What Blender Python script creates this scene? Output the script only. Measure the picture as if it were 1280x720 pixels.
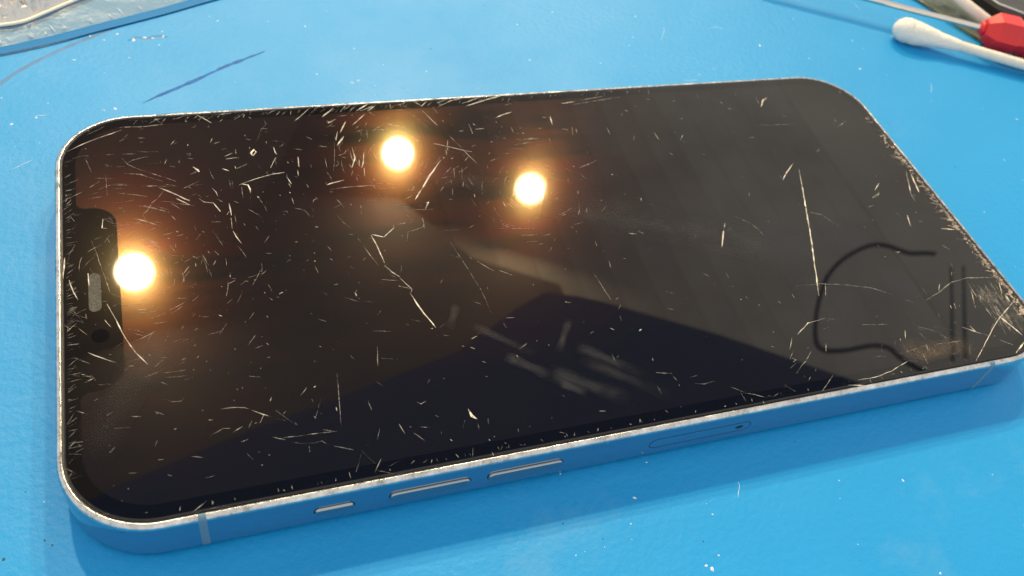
import bpy, bmesh, math, random
from mathutils import Vector, Matrix
from mathutils.geometry import tessellate_polygon
random.seed(11)
MM = 0.001
sc = bpy.context.scene
for o in list(bpy.data.objects):
    bpy.data.objects.remove(o)

# ------------------------------------------------------------------ camera
cam_d = bpy.data.cameras.new("camera")
cam = bpy.data.objects.new("camera", cam_d)
sc.collection.objects.link(cam)
right = Vector((0.93980658, -0.29656462, 0.16974397))
down = Vector((-0.12333226, -0.7576612, -0.64088896))
fwd = Vector((0.31867341, 0.58137676, -0.74863096))
mw = Matrix.Identity(4)
for i in range(3):
    mw[i][0], mw[i][1], mw[i][2] = right[i], -down[i], -fwd[i]
mw.translation = Vector((18.737, -49.999, 106.683)) * MM
cam.matrix_world = mw
cam_d.sensor_width = 36.0
cam_d.lens = 1131.086 / 1280 * 36
cam_d.clip_start = 0.005
cam_d.clip_end = 50
cam_d.dof.use_dof = True
cam_d.dof.focus_distance = 0.125
cam_d.dof.aperture_fstop = 42
sc.camera = cam

# ------------------------------------------------------------------ world and exposure
w = bpy.data.worlds.new("World")
sc.world = w
w.use_nodes = True
bg = w.node_tree.nodes["Background"]
bg.inputs[0].default_value = (1.0, 0.94, 0.86, 1)
bg.inputs[1].default_value = 1.0
sc.view_settings.view_transform = 'Standard'
sc.view_settings.look = 'None'
sc.view_settings.gamma = 1
sc.view_settings.exposure = 0.0
sc.render.engine = 'CYCLES'
sc.cycles.use_denoising = True
sc.cycles.max_bounces = 8
sc.cycles.transparent_max_bounces = 16
sc.cycles.sample_clamp_indirect = 6.0
LAMP_RADIANCE = 2050.0

SCRATCHES = [
 (0.229,((121.52,45.20),(119.89,41.25),(117.72,36.05),(114.82,29.35),(109.42,17.55),)),
 (0.117,((106.56,20.09),(111.00,19.88),(115.77,18.81),(119.68,17.54),(122.46,15.73),)),
 (0.071,((54.24,37.76),(55.40,32.30),(56.29,27.86),(56.69,22.54),)),
 (0.144,((127.83,13.57),(131.03,14.62),(135.21,16.33),(138.90,16.71),(143.92,15.91),)),
 (0.167,((6.37,33.22),(6.92,31.60),(7.67,29.30),(8.41,27.04),(9.48,24.60),(10.78,22.55),)),
 (0.152,((144.13,10.73),(138.29,7.70),(134.39,5.12),(128.77,1.24),)),
 (0.126,((9.39,61.18),(10.16,59.76),(11.50,58.61),(14.19,56.87),(16.61,55.27),)),
 (0.160,((1.88,63.59),(4.09,65.03),(7.06,66.55),(9.67,67.68),)),
 (0.126,((4.76,45.01),(5.88,39.88),(6.82,34.98),)),
 (0.090,((25.30,8.72),(28.90,8.55),(31.94,8.37),)),
 (0.157,((106.96,1.82),(110.16,1.76),(113.41,2.24),(117.18,3.39),)),
 (0.113,((33.52,16.94),(33.07,13.10),(32.60,8.82),)),
 (0.110,((10.38,42.19),(11.39,41.75),(13.67,40.75),(15.74,40.38),(16.31,39.31),)),
 (0.202,((57.54,55.27),(54.86,52.02),(51.14,46.79),)),
 (0.143,((85.27,66.87),(90.95,67.67),(95.21,68.16),)),
 (0.141,((8.84,68.35),(13.02,68.16),(15.68,68.38),)),
 (0.152,((25.45,53.40),(27.93,54.41),(31.02,55.26),(32.39,55.32),)),
 (0.178,((46.03,28.59),(46.79,25.70),(48.13,21.87),)),
 (0.127,((60.57,60.89),(61.97,57.09),(62.88,54.77),(63.43,53.37),)),
 (0.123,((9.46,57.88),(11.85,57.37),(12.92,56.59),(14.80,55.49),)),
 (0.097,((86.57,4.61),(88.49,3.11),(91.40,1.75),)),
 (0.139,((62.46,39.03),(64.66,38.71),(68.80,38.13),)),
 (0.176,((57.31,59.35),(59.08,58.53),(61.97,57.09),(63.24,56.63),)),
 (0.121,((14.81,53.57),(13.88,52.11),(13.01,51.19),(12.24,49.65),(11.60,49.03),(12.00,47.87),)),
 (0.192,((65.45,68.31),(69.33,69.61),(73.04,70.68),)),
 (0.102,((119.18,57.80),(121.68,57.55),(127.40,57.26),)),
 (0.109,((26.38,7.92),(27.51,7.46),(28.92,7.25),(29.91,7.34),(30.52,6.64),)),
 (0.128,((103.48,35.98),(105.45,34.16),(106.28,32.42),(106.55,31.10),)),
 (0.210,((138.94,9.05),(140.54,4.23),)),
 (0.163,((101.63,11.14),(104.66,12.93),(108.03,13.33),)),
 (0.123,((117.76,35.07),(119.74,34.22),(121.56,31.09),)),
 (0.226,((14.29,54.16),(15.35,53.39),(18.22,50.91),)),
 (0.144,((8.40,53.86),(10.54,53.28),(12.67,52.48),)),
 (0.144,((74.43,27.91),(74.80,25.24),(75.17,22.43),)),
 (0.123,((47.91,38.48),(48.48,40.26),(50.98,40.96),(51.49,42.38),)),
 (0.167,((143.50,42.29),(140.68,36.54),(140.36,34.78),)),
 (0.120,((115.86,4.76),(119.14,5.12),(122.06,5.44),)),
 (0.174,((42.89,40.45),(43.37,37.73),(43.68,34.71),)),
 (0.110,((5.96,54.91),(7.26,55.58),(8.61,55.73),(9.96,55.45),)),
 (0.090,((41.26,61.71),(40.79,58.63),(39.92,54.75),)),
 (0.156,((3.91,25.70),(5.50,24.55),(7.03,23.56),)),
 (0.118,((11.51,51.08),(12.42,50.55),(15.17,48.95),)),
 (0.174,((43.06,40.53),(44.71,39.77),(46.59,41.37),(46.65,41.99),)),
 (0.124,((18.73,14.26),(20.03,14.23),(21.44,13.95),(22.00,13.64),)),
 (0.105,((113.18,11.05),(118.06,10.32),)),
 (0.140,((42.40,50.93),(45.84,50.83),(46.20,49.88),)),
 (0.143,((102.42,8.05),(100.54,6.47),(99.53,5.93),(97.90,4.72),)),
 (0.148,((10.43,48.39),(11.60,47.83),(13.78,46.43),)),
 (0.121,((31.07,67.94),(31.25,66.93),(30.28,65.55),(29.13,62.66),)),
 (0.128,((41.33,38.64),(41.93,36.55),(42.72,34.37),)),
 (0.133,((87.04,67.90),(89.61,68.36),(92.41,68.81),)),
 (0.096,((123.94,5.33),(128.74,5.13),)),
 (0.099,((25.15,12.76),(26.18,11.45),(27.27,10.20),)),
 (0.115,((1.00,52.88),(2.30,53.83),(3.90,54.76),)),
 (0.084,((7.40,51.93),(8.99,51.82),(10.62,52.12),)),
 (0.147,((38.66,50.73),(39.75,50.82),(42.40,50.93),)),
 (0.066,((107.42,13.24),(111.48,12.54),)),
 (0.083,((20.60,45.16),(21.43,42.57),(21.96,41.12),)),
 (0.073,((7.94,32.87),(9.63,32.32),(10.73,32.28),)),
 (0.055,((11.28,62.54),(14.53,62.06),)),
 (0.116,((30.96,13.66),(30.19,11.84),(29.61,10.61),)),
 (0.097,((17.08,69.32),(18.95,70.12),(20.49,70.47),)),
 (0.091,((12.32,16.96),(13.19,16.43),(14.26,16.31),(14.67,16.83),)),
 (0.079,((1.71,33.74),(3.43,30.69),)),
 (0.125,((22.22,13.45),(23.43,12.59),(24.55,11.92),)),
 (0.163,((1.88,38.12),(2.39,35.90),(2.91,34.48),)),
 (0.180,((144.10,41.67),(142.60,36.55),)),
 (0.199,((43.85,59.96),(43.82,57.33),(42.90,55.09),)),
 (0.223,((60.98,68.86),(63.19,70.02),(65.12,70.40),)),
 (0.139,((23.58,69.92),(26.95,70.22),)),
 (0.138,((80.22,50.55),(82.77,51.44),(84.49,52.30),)),
 (0.151,((130.77,7.57),(133.41,5.70),)),
 (0.198,((1.38,42.19),(1.16,38.43),)),
 (0.113,((6.99,57.75),(7.04,55.09),(7.11,53.31),)),
 (0.134,((39.55,20.45),(38.96,17.06),)),
 (0.089,((10.18,60.20),(10.91,60.67),(13.05,61.21),)),
 (0.077,((1.22,31.90),(2.15,31.41),(3.55,30.51),)),
 (0.080,((10.28,45.36),(12.82,43.83),)),
 (0.164,((57.49,67.71),(59.13,63.74),)),
 (0.068,((1.16,15.04),(2.36,17.30),)),
 (0.134,((2.02,25.34),(2.98,24.70),(4.21,23.85),)),
 (0.165,((45.26,31.56),(46.48,29.27),(46.17,28.57),)),
 (0.123,((31.20,6.35),(33.47,5.31),)),
 (0.131,((17.10,53.49),(19.85,54.97),)),
 (0.162,((35.83,67.22),(38.83,70.25),)),
 (0.215,((64.93,69.04),(68.84,70.49),)),
 (0.057,((17.08,10.70),(18.30,11.23),(19.17,11.77),)),
 (0.095,((46.51,50.97),(49.62,50.58),)),
 (0.104,((81.68,6.06),(82.96,5.71),(84.73,5.89),)),
 (0.133,((27.88,50.60),(28.59,48.27),(28.83,46.88),)),
 (0.087,((57.31,33.01),(59.29,30.70),)),
 (0.116,((139.16,8.80),(135.13,5.80),)),
 (0.124,((38.77,45.09),(39.43,43.43),(40.39,42.15),)),
 (0.092,((4.62,67.04),(7.14,68.76),)),
 (0.104,((103.47,3.38),(100.22,1.17),)),
 (0.184,((43.58,34.24),(44.37,32.85),(45.30,31.74),)),
 (0.130,((59.71,31.03),(62.00,29.28),)),
 (0.182,((121.22,46.93),(118.85,44.99),(116.98,43.15),)),
 (0.052,((34.39,4.97),(35.68,2.86),)),
 (0.076,((39.51,22.86),(42.02,22.31),)),
 (0.084,((34.19,4.59),(33.12,2.30),)),
 (0.148,((14.16,54.29),(15.34,53.29),(16.39,52.41),)),
 (0.140,((137.62,14.19),(135.87,10.62),)),
 (0.177,((56.34,70.64),(57.64,69.03),(58.92,70.27),)),
 (0.120,((8.48,28.58),(9.31,28.43),(10.60,27.71),)),
 (0.127,((35.50,2.01),(37.52,1.07),)),
 (0.129,((70.94,57.48),(74.35,57.88),)),
 (0.204,((38.31,51.78),(39.21,52.11),(41.16,52.55),)),
 (0.051,((17.20,10.76),(19.10,11.70),)),
 (0.164,((104.87,1.33),(107.66,0.69),)),
 (0.076,((118.21,6.83),(118.44,4.10),)),
 (0.138,((14.22,1.14),(14.93,1.57),(15.84,2.17),)),
 (0.201,((69.80,64.65),(71.42,65.44),(73.25,65.94),)),
 (0.106,((42.59,31.70),(45.01,31.12),)),
 (0.089,((4.24,62.10),(5.11,58.51),)),
 (0.121,((7.62,47.30),(9.85,47.22),)),
 (0.085,((15.65,50.84),(17.41,48.64),)),
 (0.092,((2.16,31.91),(3.95,32.86),)),
 (0.084,((13.12,50.76),(15.21,49.45),)),
 (0.063,((36.78,29.38),(38.78,28.14),)),
 (0.155,((44.97,65.30),(47.58,67.86),)),
 (0.079,((1.94,33.87),(3.33,31.71),)),
 (0.197,((20.92,70.18),(22.93,68.01),)),
 (0.226,((28.21,59.59),(28.07,60.30),(28.62,61.06),(28.85,60.45),(28.28,59.58),)),
 (0.139,((26.44,68.52),(28.84,70.30),)),
 (0.206,((99.84,33.12),(97.89,29.82),)),
 (0.140,((111.95,19.86),(110.36,16.78),)),
 (0.128,((76.75,8.86),(79.03,8.29),)),
 (0.116,((16.08,1.12),(17.79,1.21),)),
 (0.198,((45.42,58.46),(44.80,55.80),(44.38,54.91),)),
 (0.108,((126.57,6.51),(126.01,3.87),)),
 (0.180,((25.77,53.58),(26.75,53.24),(26.93,52.34),(26.90,51.48),)),
 (0.106,((6.54,13.95),(8.25,13.69),)),
 (0.072,((19.68,25.69),(20.97,27.65),)),
 (0.101,((1.41,56.43),(3.34,57.34),)),
 (0.072,((59.26,57.27),(61.57,56.27),)),
 (0.114,((15.85,35.16),(16.19,36.19),(17.00,37.34),)),
 (0.063,((17.13,39.65),(18.06,39.70),(19.14,39.82),)),
 (0.173,((19.51,51.27),(20.14,50.45),(21.37,50.08),)),
 (0.183,((23.52,44.05),(23.87,42.80),(24.40,41.44),)),
 (0.143,((47.19,42.02),(49.54,42.11),)),
 (0.145,((53.99,39.81),(56.33,39.65),)),
 (0.172,((16.40,51.68),(18.15,50.09),)),
 (0.143,((38.47,46.73),(40.70,47.73),)),
 (0.101,((41.13,6.28),(42.32,4.77),)),
 (0.137,((21.34,57.88),(21.80,55.83),(22.08,55.02),)),
 (0.128,((24.16,9.10),(25.72,8.35),)),
 (0.176,((40.39,67.79),(42.59,69.90),)),
 (0.178,((83.11,67.41),(85.96,67.66),)),
 (0.179,((6.37,48.85),(6.19,47.11),(6.83,46.92),)),
 (0.164,((73.15,58.68),(75.72,58.66),)),
 (0.080,((11.77,43.88),(13.40,42.68),)),
 (0.170,((46.90,68.71),(49.34,69.80),)),
 (0.151,((135.82,4.06),(137.47,2.77),)),
 (0.318,((48.96,8.26),(49.18,7.13),(49.70,6.56),)),
 (0.212,((46.24,68.77),(48.61,70.40),)),
 (0.103,((47.85,63.49),(50.20,65.02),)),
 (0.079,((1.46,46.25),(2.74,47.89),)),
 (0.148,((43.35,59.06),(43.39,55.97),)),
 (0.173,((139.89,2.93),(136.89,1.30),)),
 (0.090,((9.50,62.17),(11.40,62.00),)),
 (0.132,((120.60,4.47),(120.20,2.27),)),
 (0.125,((95.05,3.39),(96.07,1.87),)),
 (0.139,((44.78,30.11),(46.48,29.27),)),
 (0.096,((6.94,25.78),(8.28,26.74),)),
 (0.105,((9.16,27.85),(10.69,27.12),)),
 (0.077,((2.77,29.91),(3.97,28.40),)),
 (0.157,((30.55,55.09),(32.54,55.30),)),
 (0.085,((7.77,54.78),(9.52,54.77),)),
 (0.073,((39.49,18.28),(41.15,17.81),)),
 (0.224,((141.20,27.78),(143.66,27.18),)),
 (0.172,((42.58,63.54),(44.00,66.28),)),
 (0.107,((31.48,62.88),(33.34,62.32),)),
 (0.051,((37.02,2.16),(38.51,2.68),)),
 (0.112,((123.67,14.56),(125.39,13.56),)),
 (0.088,((2.54,61.90),(4.18,62.44),)),
 (0.112,((24.78,11.80),(25.44,11.37),(26.13,11.09),)),
 (0.105,((10.64,45.99),(9.45,44.42),)),
 (0.109,((111.93,5.04),(113.08,5.09),(113.94,4.70),)),
 (0.195,((4.21,38.94),(4.29,36.75),)),
 (0.208,((23.59,49.68),(23.65,48.31),(23.66,47.17),)),
 (0.153,((100.52,10.76),(98.98,8.79),)),
 (0.198,((41.52,60.46),(43.08,62.74),)),
 (0.107,((25.79,53.14),(25.73,50.56),)),
 (0.103,((36.42,3.41),(35.51,2.06),)),
 (0.115,((42.06,6.90),(43.54,6.53),)),
 (0.098,((129.93,4.33),(128.37,2.28),)),
 (0.179,((60.54,69.58),(62.80,70.61),)),
 (0.161,((31.68,58.84),(30.53,56.56),)),
 (0.266,((122.90,62.70),(124.40,64.67),(125.58,65.17),)),
 (0.097,((33.83,47.10),(34.27,46.66),(34.79,45.33),)),
 (0.190,((21.38,50.18),(22.23,48.19),)),
 (0.130,((91.57,2.06),(92.20,1.70),(93.32,2.10),)),
 (0.147,((44.90,68.38),(46.71,70.31),)),
 (0.075,((43.77,32.75),(44.93,31.42),)),
 (0.115,((39.69,7.83),(40.10,6.26),)),
 (0.189,((136.51,31.77),(135.53,29.21),)),
 (0.211,((144.04,14.68),(142.91,12.45),)),
 (0.120,((2.53,17.18),(3.71,16.50),)),
 (0.089,((87.74,3.25),(87.87,1.60),)),
 (0.100,((37.22,7.73),(36.58,6.25),)),
 (0.077,((74.56,38.05),(76.58,38.35),)),
 (0.056,((11.01,26.41),(11.82,27.82),)),
 (0.183,((51.36,42.82),(51.31,41.97),(51.11,40.52),)),
 (0.060,((15.95,5.18),(17.17,5.25),)),
 (0.121,((1.24,50.26),(2.40,51.39),)),
 (0.170,((23.54,46.68),(23.46,44.46),)),
 (0.120,((66.13,35.60),(67.93,35.54),)),
 (0.122,((137.64,19.52),(135.82,17.33),)),
 (0.115,((78.90,47.97),(80.83,47.78),)),
 (0.165,((25.58,57.04),(27.17,57.87),)),
 (0.213,((48.07,68.60),(49.91,70.01),)),
 (0.096,((12.63,69.04),(14.15,69.86),)),
 (0.205,((40.90,66.47),(41.10,66.19),(42.57,67.06),)),
 (0.109,((39.31,48.45),(40.04,46.63),)),
 (0.158,((24.21,59.36),(25.79,59.52),)),
 (0.150,((139.04,56.86),(136.10,55.51),)),
 (0.080,((11.54,44.50),(12.81,43.64),)),
 (0.230,((21.54,53.24),(22.02,52.32),(22.20,51.34),)),
 (0.117,((1.27,9.57),(2.23,8.75),)),
 (0.328,((52.69,45.92),(53.13,46.08),(52.29,44.65),)),
 (0.148,((41.49,59.86),(42.88,61.65),)),
 (0.126,((42.70,10.59),(43.13,10.19),(43.88,10.51),)),
 (0.121,((133.50,6.08),(134.44,4.91),)),
 (0.065,((28.29,58.43),(29.11,56.62),)),
 (0.080,((14.57,43.28),(15.45,41.81),)),
 (0.193,((39.14,57.87),(39.05,55.55),)),
 (0.106,((6.50,48.84),(7.64,47.79),)),
 (0.082,((7.58,49.58),(8.72,48.53),)),
 (0.287,((35.04,58.58),(34.83,56.28),)),
 (0.103,((83.00,61.19),(82.25,58.60),)),
 (0.109,((9.96,31.62),(11.19,31.55),)),
 (0.063,((12.96,59.65),(14.36,59.38),)),
 (0.071,((26.90,51.48),(26.63,49.38),)),
 (0.122,((46.30,49.98),(47.84,49.79),)),
 (0.089,((4.37,61.65),(5.68,62.16),)),
 (0.084,((4.74,53.92),(6.01,54.38),)),
 (0.118,((14.00,49.72),(15.24,48.94),)),
 (0.108,((8.50,15.23),(9.60,14.96),)),
 (0.150,((99.69,8.66),(98.20,7.27),)),
 (0.081,((14.88,19.38),(16.01,19.64),)),
 (0.087,((20.97,7.49),(21.63,6.40),)),
 (0.195,((41.42,58.20),(42.47,58.67),(42.76,59.36),)),
 (0.164,((64.63,63.44),(64.60,61.11),)),
 (0.200,((41.60,61.79),(42.27,64.07),)),
 (0.104,((38.91,69.21),(40.38,70.63),)),
 (0.157,((59.82,59.70),(59.26,57.40),)),
 (0.208,((143.49,12.35),(143.21,10.66),)),
 (0.118,((7.79,7.56),(8.79,7.43),)),
 (0.118,((14.03,50.13),(15.21,49.45),)),
 (0.119,((11.47,43.16),(12.61,42.52),)),
 (0.057,((42.14,31.29),(43.30,30.63),)),
 (0.168,((43.55,68.77),(44.88,70.48),)),
 (0.078,((58.76,16.28),(60.07,17.10),)),
 (0.078,((58.66,16.41),(60.02,16.93),)),
 (0.106,((80.12,49.28),(80.83,47.78),)),
 (0.143,((47.69,42.16),(49.08,42.12),)),
 (0.082,((7.11,49.35),(7.71,47.78),)),
 (0.074,((48.01,2.56),(47.61,1.33),)),
 (0.231,((79.83,64.11),(79.49,61.81),)),
 (0.122,((0.98,50.98),(1.89,51.96),)),
 (0.170,((16.19,37.01),(17.00,38.18),)),
 (0.145,((95.96,25.06),(95.99,23.46),)),
 (0.078,((48.54,21.80),(49.75,22.55),)),
 (0.120,((97.21,5.64),(98.77,6.44),)),
 (0.158,((24.05,59.95),(25.32,60.61),)),
 (0.169,((44.30,69.22),(45.71,70.40),)),
 (0.201,((97.80,57.88),(97.96,55.96),)),
 (0.217,((65.42,62.11),(66.96,62.16),)),
 (0.164,((16.92,31.97),(17.83,32.79),)),
 (0.103,((45.68,63.84),(46.36,62.27),)),
 (0.243,((132.34,7.50),(132.60,6.24),)),
 (0.098,((35.64,48.18),(35.82,48.80),(36.63,49.13),)),
 (0.174,((31.65,61.31),(31.71,60.13),(31.93,59.51),)),
 (0.240,((32.69,54.27),(33.13,52.65),)),
 (0.136,((84.47,22.59),(85.56,21.97),)),
 (0.098,((22.14,11.89),(21.60,10.91),)),
 (0.173,((135.92,40.01),(133.92,38.44),)),
 (0.363,((19.27,58.13),(19.85,57.39),(20.09,56.92),)),
 (0.105,((2.07,50.24),(2.69,48.87),)),
 (0.152,((73.87,70.32),(75.49,70.61),)),
 (0.192,((98.61,7.38),(99.05,6.93),(98.39,6.69),)),
 (0.157,((38.70,60.77),(39.91,60.40),)),
 (0.083,((28.29,7.10),(28.23,5.98),)),
 (0.128,((139.55,10.64),(139.27,9.20),)),
 (0.124,((8.62,59.39),(9.73,59.44),)),
 (0.164,((44.77,54.87),(44.48,53.05),)),
 (0.162,((58.44,21.88),(59.61,21.75),)),
 (0.096,((14.79,69.55),(15.68,68.38),)),
 (0.183,((23.40,57.30),(24.43,56.62),)),
 (0.138,((33.83,35.65),(34.09,34.28),)),
 (0.175,((53.99,69.64),(55.41,70.45),)),
 (0.156,((83.26,34.96),(84.52,34.65),)),
 (0.166,((59.48,68.59),(59.95,66.94),)),
 (0.145,((105.50,8.81),(104.70,7.48),)),
 (0.090,((24.14,54.66),(24.25,53.01),)),
 (0.062,((14.53,38.19),(14.62,36.80),)),
 (0.115,((32.78,47.50),(33.82,47.04),)),
 (0.155,((47.01,63.83),(46.79,61.97),)),
 (0.113,((19.51,52.01),(20.25,50.96),)),
 (0.143,((32.11,69.73),(33.30,70.26),)),
 (0.179,((32.70,49.86),(32.84,48.34),)),
 (0.094,((39.19,53.70),(39.29,52.11),)),
 (0.233,((89.38,60.11),(89.25,58.29),)),
 (0.124,((46.72,64.49),(47.63,66.05),)),
 (0.107,((32.30,2.47),(32.36,1.50),)),
 (0.056,((48.12,6.73),(47.59,5.77),)),
 (0.089,((81.39,7.15),(82.58,7.27),)),
 (0.139,((77.79,29.86),(77.56,28.44),)),
 (0.148,((43.08,69.85),(44.26,70.80),)),
 (0.290,((40.88,56.96),(41.06,56.24),(40.51,55.84),)),
 (0.146,((134.42,37.86),(132.68,36.55),)),
 (0.098,((1.21,30.59),(1.90,29.82),)),
 (0.140,((30.86,57.32),(31.52,58.75),)),
 (0.133,((83.23,19.45),(84.24,19.05),)),
 (0.090,((24.56,54.50),(24.53,52.97),)),
 (0.322,((138.44,12.75),(137.60,11.39),)),
 (0.147,((80.88,60.60),(82.11,60.31),)),
 (0.164,((120.09,8.45),(119.35,7.21),)),
 (0.196,((44.40,57.03),(44.16,55.41),)),
 (0.137,((68.36,55.50),(69.60,55.49),)),
 (0.214,((132.55,16.32),(131.49,14.97),)),
 (0.083,((8.15,50.81),(9.08,50.69),)),
 (0.096,((66.26,4.50),(67.22,4.31),)),
 (0.130,((134.56,32.79),(134.97,31.64),)),
 (0.213,((64.97,44.51),(65.13,43.14),)),
 (0.143,((92.13,25.12),(92.81,24.30),)),
 (0.080,((8.23,46.14),(8.70,45.01),)),
 (0.126,((36.23,39.20),(36.69,38.14),)),
 (0.170,((21.89,34.28),(22.73,34.69),)),
 (0.132,((40.58,65.11),(41.67,65.76),)),
 (0.119,((37.04,63.26),(37.86,62.44),)),
 (0.063,((33.97,30.76),(34.69,30.09),)),
 (0.101,((52.45,19.17),(53.43,19.52),)),
 (0.162,((123.20,65.38),(122.92,63.60),)),
 (0.141,((34.52,55.75),(34.44,54.28),)),
 (0.201,((131.42,34.95),(129.84,34.52),)),
 (0.218,((30.33,65.91),(31.32,65.74),)),
 (0.149,((11.87,65.57),(12.80,65.48),)),
 (0.144,((71.84,62.05),(71.81,60.48),)),
 (0.072,((41.33,1.80),(42.07,2.21),)),
 (0.157,((133.70,37.44),(132.08,36.63),)),
 (0.207,((144.44,30.69),(146.11,31.72),)),
 (0.185,((119.29,2.06),(119.66,1.25),)),
 (0.204,((103.20,56.76),(102.00,55.31),)),
 (0.164,((129.93,34.66),(131.42,34.95),)),
 (0.188,((132.59,12.23),(132.13,11.05),)),
 (0.153,((122.26,5.71),(121.87,4.62),)),
 (0.133,((10.96,8.66),(11.64,8.60),)),
 (0.184,((72.56,67.93),(73.79,68.23),)),
 (0.158,((85.05,35.24),(85.76,34.56),)),
 (0.129,((8.11,46.35),(8.89,46.49),)),
 (0.215,((59.35,48.55),(59.94,49.87),)),
 (0.098,((20.23,69.26),(21.06,70.04),)),
 (0.156,((18.58,60.23),(19.42,59.91),)),
 (0.101,((48.79,20.52),(49.56,20.21),)),
 (0.188,((100.95,34.80),(100.13,33.53),)),
 (0.090,((15.27,59.27),(15.71,60.45),)),
 (0.141,((55.16,67.14),(55.94,66.40),)),
 (0.077,((51.16,6.42),(50.95,5.54),)),
 (0.088,((7.12,59.68),(7.94,59.65),)),
 (0.157,((76.21,61.24),(77.29,61.13),)),
 (0.088,((78.99,7.84),(79.26,7.04),)),
 (0.093,((9.74,65.92),(10.48,66.54),)),
 (0.085,((15.58,50.74),(16.21,50.04),)),
 (0.181,((20.15,37.87),(20.63,38.74),)),
 (0.100,((50.70,29.53),(51.37,30.39),)),
 (0.101,((44.65,13.06),(45.23,13.76),)),
 (0.146,((143.17,32.37),(144.63,33.45),)),
 (0.169,((62.20,41.43),(62.35,40.32),)),
 (0.091,((15.64,60.46),(15.34,59.26),)),
 (0.104,((42.50,53.41),(42.97,54.62),)),
 (0.139,((77.78,40.16),(78.41,41.35),)),
 (0.199,((13.13,37.59),(13.59,36.79),)),
 (0.139,((76.29,21.28),(75.52,20.45),)),
 (0.069,((14.71,22.45),(15.33,22.73),)),
 (0.135,((59.84,2.51),(60.48,2.16),)),
 (0.109,((40.65,35.67),(41.40,36.24),)),
 (0.108,((8.50,22.71),(9.14,22.66),)),
 (0.081,((2.58,50.17),(3.29,50.07),)),
 (0.131,((16.61,29.09),(17.05,29.78),)),
 (0.200,((51.94,17.87),(52.53,17.41),)),
 (0.124,((77.08,34.20),(77.02,33.14),)),
 (0.170,((134.48,37.75),(133.24,36.74),)),
 (0.137,((75.40,19.33),(75.28,18.41),)),
 (0.142,((31.45,58.29),(31.52,57.13),)),
 (0.116,((18.41,45.97),(18.53,44.96),)),
 (0.103,((99.91,3.88),(99.10,3.22),)),
 (0.146,((32.72,52.93),(32.94,51.90),)),
 (0.116,((27.72,63.64),(28.45,63.33),)),
 (0.162,((16.02,58.74),(16.71,58.43),)),
 (0.185,((32.72,54.94),(32.70,53.82),)),
 (0.115,((83.55,60.59),(83.26,59.29),)),
 (0.102,((68.30,23.08),(69.10,23.06),)),
 (0.151,((99.96,67.15),(100.89,66.89),)),
 (0.247,((140.73,36.27),(141.67,36.00),)),
 (0.085,((25.87,61.48),(25.81,60.32),)),
 (0.110,((22.23,36.15),(22.19,35.23),)),
 (0.086,((23.90,34.41),(24.54,34.21),)),
 (0.116,((120.33,8.81),(119.80,7.91),)),
 (0.208,((12.67,54.73),(13.36,54.71),)),
 (0.155,((42.61,56.06),(42.90,55.09),)),
 (0.103,((40.86,40.03),(41.14,39.17),)),
 (0.114,((75.79,22.33),(76.63,22.78),)),
 (0.130,((115.63,62.79),(116.68,62.69),)),
 (0.115,((16.67,26.89),(17.20,27.29),)),
 (0.066,((26.33,12.46),(25.84,12.03),)),
 (0.192,((24.35,50.10),(24.94,49.60),)),
 (0.184,((73.05,17.50),(73.57,17.04),)),
 (0.106,((105.01,18.69),(105.03,17.87),)),
 (0.078,((11.94,6.46),(12.43,6.23),)),
 (0.208,((22.31,63.28),(22.64,64.31),)),
 (0.113,((20.37,51.47),(21.03,51.70),)),
 (0.161,((24.62,14.22),(24.90,14.85),)),
 (0.162,((19.96,29.02),(20.50,28.67),)),
 (0.124,((36.15,36.75),(36.63,36.19),)),
 (0.087,((5.36,14.49),(5.87,14.30),)),
 (0.138,((67.86,34.84),(68.64,34.89),)),
 (0.138,((98.41,52.46),(98.89,51.78),)),
 (0.193,((28.19,31.31),(28.77,31.61),)),
 (0.096,((15.58,42.65),(15.58,41.79),)),
 (0.218,((52.34,70.06),(52.16,68.87),)),
 (0.236,((62.35,61.93),(63.15,61.95),)),
 (0.116,((17.13,12.98),(17.65,12.87),)),
 (0.092,((3.05,22.47),(3.56,22.37),)),
 (0.216,((69.29,59.40),(70.07,59.32),)),
 (0.166,((49.44,63.83),(49.99,63.27),)),
 (0.223,((38.43,29.93),(38.56,29.18),)),
 (0.172,((78.28,64.04),(79.06,63.86),)),
 (0.114,((9.17,2.20),(9.62,2.14),)),
 (0.135,((50.23,1.51),(50.27,0.91),)),
 (0.285,((65.27,63.77),(65.69,63.07),)),
 (0.207,((63.32,41.06),(63.60,40.36),)),
 (0.161,((43.20,52.98),(43.22,52.07),)),
 (0.146,((41.83,57.80),(42.41,57.49),)),
 (0.176,((35.82,31.75),(36.40,31.84),)),
 (0.136,((32.46,11.84),(32.47,11.23),)),
 (0.106,((108.98,1.62),(108.73,0.95),)),
 (0.139,((51.39,45.54),(51.96,45.24),)),
 (0.102,((17.90,38.69),(17.90,37.94),)),
 (0.105,((45.06,67.46),(45.73,67.91),)),
 (0.129,((35.35,52.37),(35.52,51.58),)),
 (0.198,((43.17,59.80),(43.02,58.85),)),
 (0.095,((6.21,24.96),(6.67,24.85),)),
 (0.161,((143.97,49.19),(144.85,49.09),)),
 (0.191,((45.68,52.33),(45.93,51.62),)),
 (0.104,((16.52,22.43),(16.92,22.76),)),
 (0.216,((25.35,23.38),(25.70,22.95),)),
 (0.207,((131.58,11.98),(131.41,11.29),)),
 (0.099,((38.67,34.81),(39.11,34.49),)),
 (0.210,((63.60,57.91),(64.29,58.16),)),
 (0.184,((25.35,57.63),(25.41,56.84),)),
 (0.146,((60.80,46.88),(60.74,46.09),)),
 (0.107,((111.24,1.73),(110.92,1.14),)),
 (0.152,((25.15,45.43),(25.36,44.79),)),
 (0.268,((94.72,64.46),(95.08,63.86),)),
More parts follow.
